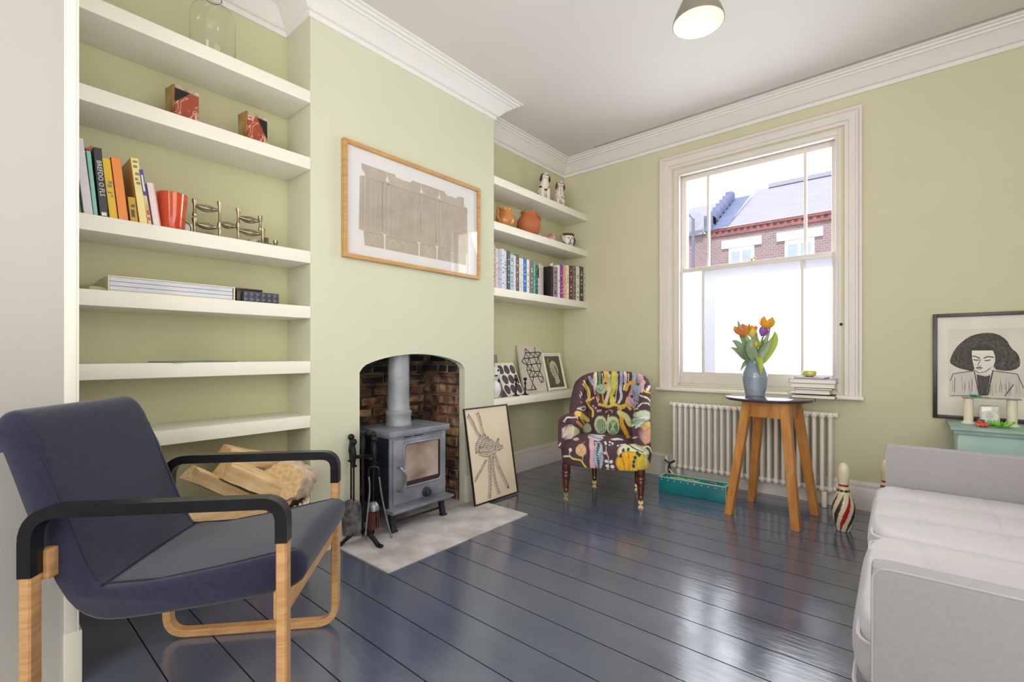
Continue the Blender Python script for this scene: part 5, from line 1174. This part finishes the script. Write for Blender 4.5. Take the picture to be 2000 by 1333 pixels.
fc = thing('face_mug', 'small white character mug with dark hair and painted face near corner', 'mug', (-2.46, 3.70, SR[1]+.001), radians(-25))
mb = MB(); mb.lathe([(.045, 0), (.05, .01), (.062, .05), (.060, .095), (.050, .115), (.046, .115), (.052, .09), (0, .02)], 28); mb.build('cup', spot('white_mug_patches', (232, 224, 216), (150, 96, 90), 24, .60), fc, smooth=60)
mb = MB(); mb.tube(chaikin([(-.01, .055, .10), (-.01, .088, .095), (-.01, .09, .05), (-.01, .06, .03)], 2), .007, 10); mb.build('handle', earb, fc, smooth=60)
mb = MB(); mb.tube([(.058*cos(a), .058*sin(a), .112) for a in [k*pi/12-1.2 for k in range(20)]], .010, 8); mb.build('hair', earb, fc, smooth=60)
mb = MB(); mb.ball((.058, -.02, .075), .006, 8); mb.ball((.06, .014, .075), .006, 8); mb.ball((.064, -.004, .055), (.006, .006, .008), 8); mb.mi = 1; mb.ball((.060, -.004, .03), (.008, .016, .014), 10); mb.build('painted_face', [BLACKP, mat('blue_bib', (140, 140, 190), .4)], fc)

# ================================================================== TABLE: vase, tulips, books
ZT = .7668
vs = thing('ceramic_vase', 'blue-grey glazed ceramic vase with ribbed body holding tulips on the round table', 'vase', (-.800, 3.47, ZT))
vm = mat('blue_grey_glaze', (126, 142, 162), .2, rgb2=(150, 162, 180), scale=6, coat=.6)
pf = [(0, .0), (.056, 0), (.058, .006), (.066, .04), (.074, .09), (.077, .125), (.073, .155), (.060, .19), (.048, .215), (.046, .232), (.049, .24), (.046, .240), (.043, .23), (.055, .19), (.07, .13), (.05, .02), (0, .015)]
pr_ = []
for (r0, z0), (r1, z1) in zip(pf, pf[1:]):
    k = max(1, int(abs(z1-z0)/.004)) if r0 > .045 and z0 < .2 else 1
    for i in range(k): t = i/k; z = z0+(z1-z0)*t; pr_.append((r0+(r1-r0)*t+(.0008*sin(z*2*pi/.012) if len(pr_) < 45 and .01 < z < .17 else 0), z))
pr_.append(pf[-1])
mb = MB(); mb.lathe(pr_, 48); mb.build('vessel', vm, vs, smooth=60)
leafm = mat('tulip_leaf', (136, 158, 126), .5, rgb2=(156, 176, 134), scale=8); leafy = mat('yellow_green_leaf', (184, 196, 70), .5, rgb2=(150, 172, 70), scale=6); stemm = mat('tulip_stem', (126, 156, 92), .5)  # leafy: yellower green for some leaves and one bud's petals
RX = Vector((.7625, .647, 0)); FWV = Vector((-.647, .7625, 0))   # table-side directions, along and across the window glance
VB = Vector((-.800, 3.47, ZT+.235))
def leaf(lb, pts, w, m, grp='tulip leaves in the vase'):
    w *= 1.4; P = chaikin([VB+RX*a+FWV*b_+Vector((0, 0, z)) for a, z, b_ in pts], 3); n_ = len(P); mb = MB(); rows_ = []
    side = FWV*.35+RX*.0
    for i, p in enumerate(P):
        T = (P[min(i+1, n_-1)]-P[max(0, i-1)]).normalized(); S = T.cross(FWV).normalized(); t = i/(n_-1); ww = w*(sin(pi*min(1, t**.8*.95+.05))**.9)*(1-t**4)
        rows_.append([mb.bm.verts.new(p+S*ww*q+FWV*(abs(q)*ww*-.5)) for q in (-.5, -.25, 0, .25, .5)])
    for a, b_ in zip(rows_, rows_[1:]):
        for k in range(4): mb.nf((a[k], a[k+1], b_[k+1], b_[k]))
    o = mb.build('leaf', m, None, smooth=80); return o
def tulip(label, tip, cols, size=.026, openn=.2, leaves=(), fw=0):
    o = thing('tulip', label, 'flower', (VB.x, VB.y, VB.z)); O = VB
    top = VB+RX*tip[0]+FWV*tip[2]+Vector((0, 0, tip[1])); size *= 1.38; base = VB+Vector((random.uniform(-.015, .015), random.uniform(-.015, .015), -.15))
    P = chaikin([base, VB+RX*tip[0]*.22, VB+RX*tip[0]*.7+FWV*tip[2]*.6+Vector((0, 0, tip[1]*.6)), top], 3)
    mb = MB(); mb.tube([p-O for p in P], .0038, 8); mb.build('stem', stemm, o, smooth=60)
    D = (P[-1]-P[-3]).normalized(); Q = D.to_track_quat('Z', 'Y').to_matrix().to_4x4()
    for k in range(6):
        a = k*pi/3; rr = 1 if k % 2 else .88
        def pet(u, v, a=a, rr=rr):
            wv = sin(pi*min(1, v*.9+.08))**.7*.62; r = size*rr*(.35+.85*sin(min(1, v*1.1)*pi*.55)*(1)+openn*v-(.30*v**3)*(1-openn)); th = a+(u-.5)*wv*2.0
            return (top-O)+(Q @ Vector((r*cos(th), r*sin(th), v*size*2.3-(abs(u-.5)*v*size*.5))))
        mb = MB(); mb.grid(7, 9, pet); mb.build('petal', cols[k % len(cols)], o, smooth=80)
    for (pts, w, m) in leaves:
        lf = leaf('', pts, w, m); lf.parent = o; lf.location = -O
    return o
yo = mat('orange_yellow_petal', (240, 178, 44), .5, rgb2=(226, 146, 40), scale=30); rp = mat('coral_red_petal', (222, 110, 76), .5, rgb2=(232, 150, 60), scale=30); pu = mat('purple_petal', (134, 76, 158), .5, rgb2=(160, 104, 182), scale=30); gy = mat('pale_yellow_green_petal', (206, 196, 96), .5, rgb2=(226, 200, 80), scale=30)
TS = 1.5
tulip('orange and coral-red tulip bending left in the blue vase', (-.082, .160, -.02), [yo, rp, rp], .027, .45, [([(-.02, -.02, 0), (-.06, .10, -.01), (-.10, .20, 0), (-.112, .275, .01)], .045, leafm), ([(-.02, -.02, .02), (-.08, .06, 0), (-.13, .12, -.01), (-.165, .135, -.02)], .040, leafm)])
tulip('yellow-orange tulip standing highest in the blue vase', (.068, .205, 0), [yo, yo], .029, .35, [([(.02, -.02, 0), (.07, .06, 0), (.13, .14, 0), (.135, .20, 0)], .058, leafy), ([(.01, -.01, .01), (.04, .08, .01), (.09, .15, .02), (.125, .245, .03)], .028, leafm)])
tulip('closed purple tulip in the centre right of the bouquet', (.034, .160, -.03), [pu, pu], .022, .0, [([(.01, 0, -.03), (.03, .06, -.03), (.05, .12, -.03), (.06, .17, -.03)], .03, leafm), ([(-.01, .03, -.05), (-.015, .02, -.075), (-.01, -.05, -.085), (-.005, -.10, -.082)], .032, leafy)])
tulip('half-open coral tulip peeking out at the back of the bouquet', (.012, .185, .045), [rp, yo], .018, .2, [([(.0, 0, .03), (.02, .08, .04), (.035, .16, .05), (.03, .235, .06)], .026, leafm), ([(-.02, 0, .0), (-.07, .02, .01), (-.12, .075, .02), (-.155, .09, .03)], .03, leafm)])
tulip('small yellow-green tulip bud between the purple and coral tulips', (-.010, .155, .02), [gy, gy], .020, .2, [([(0, 0, .02), (-.01, .08, .02), (.0, .16, .03), (.01, .24, .03)], .03, leafm), ([(-.01, 0, -.03), (-.05, .05, -.04), (-.07, .10, -.05), (-.04, .15, -.05)], .05, leafm)])
tulip('pale yellow-green tulip bud low in the middle of the bouquet', (-.014, .085, -.045), [gy, leafy], .018, .0, [([(-.02, -.02, .03), (-.05, -.01, .02), (-.075, -.03, .01), (-.10, -.075, 0)], .026, leafm), ([(.02, 0, -.02), (.03, .06, -.03), (.06, .11, -.04), (.09, .14, -.04)], .04, leafm)])

def flatbook(label, c, L, D, t, ang, cover, page=True, name='table_book'):
    o = thing(name, label, 'book', c, ang)
    mb = MB(); b = .002; mb.b2(0, L, 0, D, 0, b, .0008); mb.b2(0, L, 0, D, t-b, t, .0008); mb.b2(0, b, 0, D, b, t-b) if False else mb.b2(0, .003, 0, D, b, t-b); mb.build('cover', cover, o)
    mb = MB(); mb.b2(.003, L-.004, .004, D-.004, b, t-b); mb.build('page_block', mat('white_pages', (232, 226, 214), .85, var=.04, scale=80, stretch=(1, 1, 30)), o)
    return o
z = ZT; C = Vector((-.585, 3.44, 0))
stack = [(0, 0, .235, .185, .022, .05, (66, 58, 66), 'dark-covered book at the bottom of the table stack'), (-.02, .03, .21, .20, .005, .04, (150, 140, 136), 'very thin grey booklet second from bottom of the table stack'),
         (.02, .0, .19, .19, .026, .02, (206, 188, 180), 'pinkish-white book third from bottom of the table stack'), (.022, -.005, .20, .18, .012, -.03, (86, 74, 72), 'thin dark brown-covered book in the middle of the table stack'),
         (.0, .0, .235, .20, .026, .03, (222, 216, 210), 'thick off-white book second below top of the table stack'), (-.01, -.005, .25, .19, .028, .02, (120, 118, 148), 'blue-grey hardback near the top of the table stack'), (.01, .04, .17, .13, .010, -.1, (150, 150, 172), 'small slate-blue booklet topmost on the table stack')]
for (dx, dy, L, D, t, a, c, lb) in stack:
    flatbook(lb, (C.x+dx, C.y+dy, z+.0004), L, D, t, a, cm(*c)); z += t+.0008
yd = thing('glass_paperweight', 'small round yellow glass candle dish on top of the book stack', 'candle holder', (-.495, 3.525, z+.0005))
mb = MB(); mb.lathe([(.02, 0), (.034, .006), (.040, .018), (.038, .032), (.034, .036), (.036, .02), (.02, .006), (0, .005)], 28); mb.build('dish', mat('yellow_glass', (214, 200, 70), .15, rgb2=(236, 226, 120), scale=20, coat=.6, trans=.3), yd, smooth=60)
mb = MB(); mb.lathe([(0, .008), (.028, .008), (.028, .022), (0, .024)], 20); mb.build('wax', mat('pale_wax', (226, 214, 130), .5), yd)

# ================================================================== BOWLING PINS
def pin(label, x, y, rz, stripes):
    o = thing('bowling_pin', label, 'skittle', (x, y, .0), rz)
    P = [(.0, .0), (.034, .0), (.036, .005), (.048, .045), (.058, .09), (.0605, .125), (.056, .165), (.043, .205), (.030, .238), (.0255, .262), (.0265, .285), (.031, .315), (.0325, .345), (.030, .372), (.021, .392), (.010, .401), (0, .403)]
    Q = [(p.x, p.y) for p in chaikin([(a, b_, 0) for a, b_ in P], 2)]
    mb = MB(); mb.lathe(Q, 96)
    cream, red, blk, gold = range(4)
    for f in mb.bm.faces:
        c = f.calc_center_median(); z = c.z; a = math.atan2(c.y, c.x)
        f.material_index = cream
        if .232 < z < .247: f.material_index = blk if int((a+pi)/(2*pi)*24) % 3 else gold
        elif .262 < z < .276: f.material_index = red
        elif z < .225:
            w = ((a+pi)/(2*pi)-z*.9+1)*stripes % 1; k = int(((a+pi)/(2*pi)-z*.9+1)*stripes) % stripes
            env = .52*max(0, sin(pi*min(1, max(0, (z+.01)/.235))))**.6
            if abs(w-.5) < env/2: f.material_index = red if k % 4 == 1 else blk
    bd = mb.build('pin_body', [mat('cream_lacquer', (232, 220, 190), .3, var=.02), mat('deep_red_paint', (176, 32, 44), .3), mat('dark_olive_paint', (66, 54, 44), .35), mat('gold_band', (170, 140, 80), .35)], o, smooth=80)
pin('cream bowling pin with spiral red and dark stripes beside the radiator', -.304, 3.392, 1.2-radians(66), 8)
pin('cream bowling pin half hidden behind the sofa arm', -.112, 3.66, 2.2, 8)

# ================================================================== TURQUOISE TRAY BOX
tx = thing('turquoise_planter_box', 'studded turquoise wooden trough on floor in front of the radiator', 'box', (-1.465, 3.455, .0), radians(2.3))
teal = mat('turquoise_paint', (24, 136, 140), .4, rgb2=(16, 112, 120), scale=5, coat=.2); tealr = mat('pale_turquoise_rim', (150, 196, 180), .5)
BL_, BW, BH = .48, .13, .113
mb = MB(); mb.b2(0, BL_, 0, .012, 0, BH, .002); mb.b2(0, BL_, BW-.012, BW, 0, BH, .002); mb.b2(0, .012, .012, BW-.012, 0, BH, .002); mb.b2(BL_-.012, BL_, .012, BW-.012, 0, BH, .002); mb.b2(.012, BL_-.012, .012, BW-.012, 0, .012); mb.build('trough', teal, tx)
mb = MB(); mb.b2(-.003, BL_+.003, -.003, .012, BH-.005, BH+.003, .002); mb.b2(-.003, BL_+.003, BW-.012, BW+.003, BH-.005, BH+.003, .002); mb.b2(-.003, .012, 0, BW, BH-.005, BH+.003, .002); mb.b2(BL_-.012, BL_+.003, 0, BW, BH-.005, BH+.003, .002); mb.b2(BL_-.002, BL_+.002, -.002, .003, 0, BH, .001); mb.b2(BL_-.002, BL_+.002, BW-.003, BW+.002, 0, BH, .001); mb.build('rim', tealr, tx)
for k in range(10): mb = MB(); mb.ball((.022+k*.0485, -.001, BH-.018), (.0048, .004, .0048), 10); mb.build('stud', mat('pale_stud', (176, 222, 220), .3), tx)
for k in range(8): mb = MB(); mb.ball((.022+k*.06, BW-.0125, BH-.018), (.0045, .003, .0045), 8); mb.build('stud', MATS['pale_stud'], tx)
tn = tag(thing('x', 'straw-coloured tangle of dried twine filling the turquoise trough', 'twine', (-1.465, 3.455, 0), radians(2.3)), 'straw-coloured coil of dried twine inside the left of the turquoise trough', 'twine'); tn.name = 'twine_coil'
mb = MB(); rnd = random.Random(9)
for k in range(26):
    cx = .17+rnd.uniform(-.035, .035); pts = [(cx+rnd.uniform(.07, .10)*cos(a+k), .065+rnd.uniform(.022, .038)*sin(a+k), .075+.030*rnd.random()+.008*sin(a*2)) for a in [j*pi/5 for j in range(8)]]; mb.tube(chaikin(pts, 2), .0035, 5)
mb.ball((.17, .065, .06), (.12, .04, .035), 16); mb.build('coil', mat('straw_twine', (214, 196, 148), .8, rgb2=(176, 150, 104), scale=40), tn)
sc = thing('rusty_wire_handle', 'red-brown wire hook lying in the right end of the trough', 'hook', (-1.465, 3.455, 0), radians(2.3))
mb = MB(); mb.tube(chaikin([(.33, .06, .05), (.35, .065, .11), (.39, .06, .12), (.42, .05, .06), (.425, .05, .02)], 2), .004, 8); mb.mi = 1; mb.ball((.345, .06, .09), (.025, .018, .022), 12); mb.build('hook', [mat('pinkish_wire', (176, 130, 110), .5), mat('rust_red', (110, 52, 44), .7)], sc)
an = thing('metal_tap_head', 'small dark forked metal garden tap head rising behind the trough', 'tap', (-1.452, 3.63, 0), .2)
mb = MB(); mb.lathe([(.03, 0), (.03, .006), (.007, .01), (.007, .13), (.012, .135), (.012, .15), (.008, .16), (.008, .185)], 12); mb.tube([(-.028, 0, .20), (0, 0, .185), (.032, 0, .20)], [.007, .008, .007], 8); mb.ball((-.03, 0, .203), .009, 8); mb.ball((.034, 0, .203), .009, 8); mb.mi = 1; mb.tube(chaikin([(0, -.01, .14), (.02, -.03, .125), (.05, -.05, .10)], 2), .005, 8); mb.build('tap', [BLACKM, mat('cream_cord', (226, 216, 180), .7)], an)

# ================================================================== CHEST and its objects
ch = thing('painted_chest', 'distressed pale turquoise wooden chest under the portrait behind the sofa', 'chest', (.165, 3.50, 0), 0)
aq = mat('distressed_aqua_paint', (166, 202, 194), .6, rgb2=(188, 214, 204), scale=6, detail=8, bump=.1)
mb = MB(); mb.b2(.03, .95, .03, .40, .04, .615, .004); mb.build('chest_body', aq, ch)
mb = MB(); mb.b2(.0, .98, -.002, .415, .632, .648, .004); mb.b2(.012, .968, .012, .41, .612, .633, .004); mb.build('lid', mat('aqua_lid', (172, 198, 190), .5, rgb2=(134, 164, 156), scale=5, detail=6), ch)
mb = MB(); mb.b2(.02, .96, .02, .41, 0, .05, .004); mb.build('plinth', aq, ch)
ZCH = .649
def pil(label, x):
    o = thing('glass_candle_holder', label, 'candle holder', (x, 3.72, ZCH)); mb = MB(); mb.lathe([(0, 0), (.032, 0), (.034, .005), (.022, .014), (.021, .02)], 24); mb.build('glass_foot', mat('milky_glass', (226, 226, 218), .15, coat=.5), o, smooth=50); mb = MB(); mb.lathe([(0, .02), (.021, .02), (.0215, .145), (.018, .1475), (0, .146)], 24); mb.build('candle', mat('ivory_wax', (236, 226, 204), .5), o, smooth=40)
pil('ivory pillar candle on glass foot at the left of the chest top', .250); pil('ivory pillar candle on glass foot at the right of the chest top', .421)
mb = MB(); mb.b2(.222, .455, 3.69, 3.75, ZCH+.148, ZCH+.154, .002); tag(mb.build('glass_strip', mat('greenish_glass_edge', (120, 116, 108), .15, coat=.5)), 'narrow glass strip bridging the two ivory pillar candles', 'glass')
mb = MB(); M_ = Matrix(); 
for k in range(5): mb.ball((.262+.008*k, 3.72+.006*sin(k*2), ZCH+.160+.003*cos(k*3)), (.010, .008, .006), 8)
tag(mb.build('green_beads', mat('sea_green_glass', (52, 156, 130), .3)), 'little sea-green trinket on left end of the glass strip', 'trinket')
jr = thing('candle_jar', 'squat glass jar candle with round white label between the pillars', 'candle', (.335, 3.74, ZCH))
mb = MB(); mb.b2(-.042, .042, -.03, .03, 0, .108, .010); mb.build('jar', mat('smoky_clear_jar', (190, 184, 172), .12, rgb2=(206, 200, 190), scale=8, coat=.6), jr)
mb = MB(); mb.lathe([(0, 0), (.034, 0), (.034, .001), (0, .001)], 28, (0, -.0306, .05), Matrix.Rotation(pi/2, 4, 'X')); mb.mi = 1
for k in range(5): mb.box((0, -.0325, .030+k*.010), (.03-.006*abs(k-2), .0006, .0025))
mb.build('label', [PAPER, mat('grey_print', (160, 150, 146), .8)], jr)
gb = thing('green_leaf_dish', 'bright lime-green glass leaf dish in front of the jar candle', 'dish', (.372, 3.64, ZCH), .3)
mb = MB(); gl_ = mat('lime_green_glass', (92, 200, 40), .2, rgb2=(150, 224, 70), scale=25, coat=.6)
for k in range(7):
    a = k*2*pi/7; mb.grid(7, 7, lambda u, v, a=a: Vector(((v*.055)*cos(a+(u-.5)*.9*sin(pi*min(.95, v+.1))), (v*.038)*sin(a+(u-.5)*.9*sin(pi*min(.95, v+.1))), .004+.026*v**1.5+.006*cos((u-.5)*5))))
o = mb.build('leaves', gl_, gb, smooth=80); md = o.modifiers.new('t', 'SOLIDIFY'); md.thickness = .002
oc = thing('orange_flower', 'small orange artificial flower lying left of the lime-green dish', 'flower', (.296, 3.62, ZCH), .6)
mb = MB()
for k in range(6): a = k*pi/3; mb.ball((.016*cos(a), .016*sin(a), .010), (.014, .010, .009), 10, Matrix.Rotation(a, 3, 'Z'))
mb.ball((0, 0, .014), (.009, .009, .009), 10); mb.build('petals', mat('orange_petals', (236, 104, 56), .4, rgb2=(222, 70, 40), scale=40), oc, smooth=80)
rk = thing('red_trinket_box', 'tiny dark red box behind the orange flower on the chest', 'box', (.300, 3.70, ZCH), 0)
mb = MB(); mb.b2(-.018, .012, -.012, .012, 0, .026, .003); mb.build('box_body', mat('dark_red_lacquer', (130, 40, 34), .3), rk); mb = MB(); mb.b2(-.019, .013, -.013, .013, .026, .031, .002); mb.build('lid', mat('dark_red_lacquer', (130, 40, 34), .3), rk)

# ================================================================== PENDANT
pl = thing('pendant_lamp', 'grey metal pendant lamp with white interior hanging from the ceiling', 'lamp', (-.672, 1.985, 2.42))
gml = mat('taupe_lamp_metal', (132, 126, 112), .35, metal=.2, var=.04)
mb = MB(); P = [(.018, .225), (.032, .215), (.036, .17), (.046, .13), (.066, .09), (.088, .045), (.099, .015), (.101, 0)]; P = [(p.x, p.y) for p in chaikin([(a, b_, 0) for a, b_ in P], 2)]
mb.lathe(P, 56, cap=False); mb.build('shade', gml, pl, smooth=60)
mb = MB(); mb.lathe([(max(.001, r-.0022), z-.001) for r, z in P if z < .2], 56, cap=False); mb.lathe([(0, .14), (.05, .14)], 24, cap=False) if False else None
mb.build('shade_lining', mat('lamp_white_interior', (250, 246, 236), .4, var=.01, emit=.22), pl, smooth=60)
mb = MB(); mb.ball((0, 0, .085), (.030, .030, .034), 20); mb.lathe([(.014, .11), (.014, .16), (.02, .18)], 16); mb.build('bulb', mat('frosted_bulb', (250, 238, 220), .4, emit=.4), pl)
mb = MB(); mb.tube([(0, 0, .22), (0, 0, ZC-2.42)], .004, 8); mb.build('cord', mat('grey_flex', (110, 106, 100), .6), pl); mb = MB(); mb.lathe([(.045, ZC-2.42-.03), (.05, ZC-2.42-.001)], 24); mb.build('ceiling_rose', gml, pl)
# ================================================================== LIGHT & CAMERA
def area(name, loc, target, sx, sy, power, color=(1, 1, 1)):
    L = bpy.data.lights.new(name, 'AREA'); L.shape = 'RECTANGLE'; L.size = sx; L.size_y = sy; L.energy = power; L.color = color
    o = bpy.data.objects.new(name, L); COL.objects.link(o); o.location = loc
    o.rotation_euler = (Vector(target)-Vector(loc)).to_track_quat('-Z', 'Y').to_euler(); return o
area('room_fill_light', (.3, -2.4, 1.9), (-1.1, 2.4, 1.2), 2.8, 1.9, 98, (1, .985, .96))
area('ceiling_bounce_light', (-.4, .6, .9), (-.6, 1.4, 2.93), 2.2, 2.8, 26, (1, .98, .97))
area('right_fill_light', (1.2, .9, 1.7), (-2.3, 1.2, 1.3), 1.8, 1.8, 28, (1, .99, .97))
area('window_sky_light', (-.95, YB+.75, 1.9), (-.95, 1.5, .6), 1.3, 1.9, 70, (.96, .98, 1))
S = bpy.data.lights.new('sun', 'SUN'); S.energy = 2.6; S.angle = .02; S.color = (1, .96, .92)
so_ = bpy.data.objects.new('sun', S); COL.objects.link(so_); so_.rotation_euler = (radians(42), 0, radians(15))
w = bpy.data.worlds.new('sky'); scene.world = w; w.use_nodes = True; nt = w.node_tree; n = nt.nodes; l = nt.links
bg = n['Background']; bg.inputs[1].default_value = 2.0
tc = n.new('ShaderNodeTexCoord'); sx = n.new('ShaderNodeSeparateXYZ'); l.new(tc.outputs['Generated'], sx.inputs[0]); cr = n.new('ShaderNodeValToRGB'); cr.color_ramp.elements[0].color = (.95, .96, 1, 1); cr.color_ramp.elements[1].color = (.75, .86, 1, 1); l.new(sx.outputs['Z'], cr.inputs[0]); l.new(cr.outputs[0], bg.inputs[0])
cam = bpy.data.cameras.new('camera'); co = bpy.data.objects.new('camera', cam); COL.objects.link(co)
cam.sensor_width = 36; cam.lens = 918/2000*36; cam.shift_y = 24.2/2000; cam.clip_start = .02
co.location = (0, 0, 1.05); co.rotation_euler = (pi/2, 0, atan2(779, 918))
scene.camera = co
scene.cycles.max_bounces = 8; scene.cycles.diffuse_bounces = 4; scene.cycles.glossy_bounces = 4; scene.cycles.transparent_max_bounces = 8
scene.view_settings.view_transform = 'Standard'; scene.view_settings.look = 'None'; scene.view_settings.exposure = 0; scene.view_settings.gamma = 1
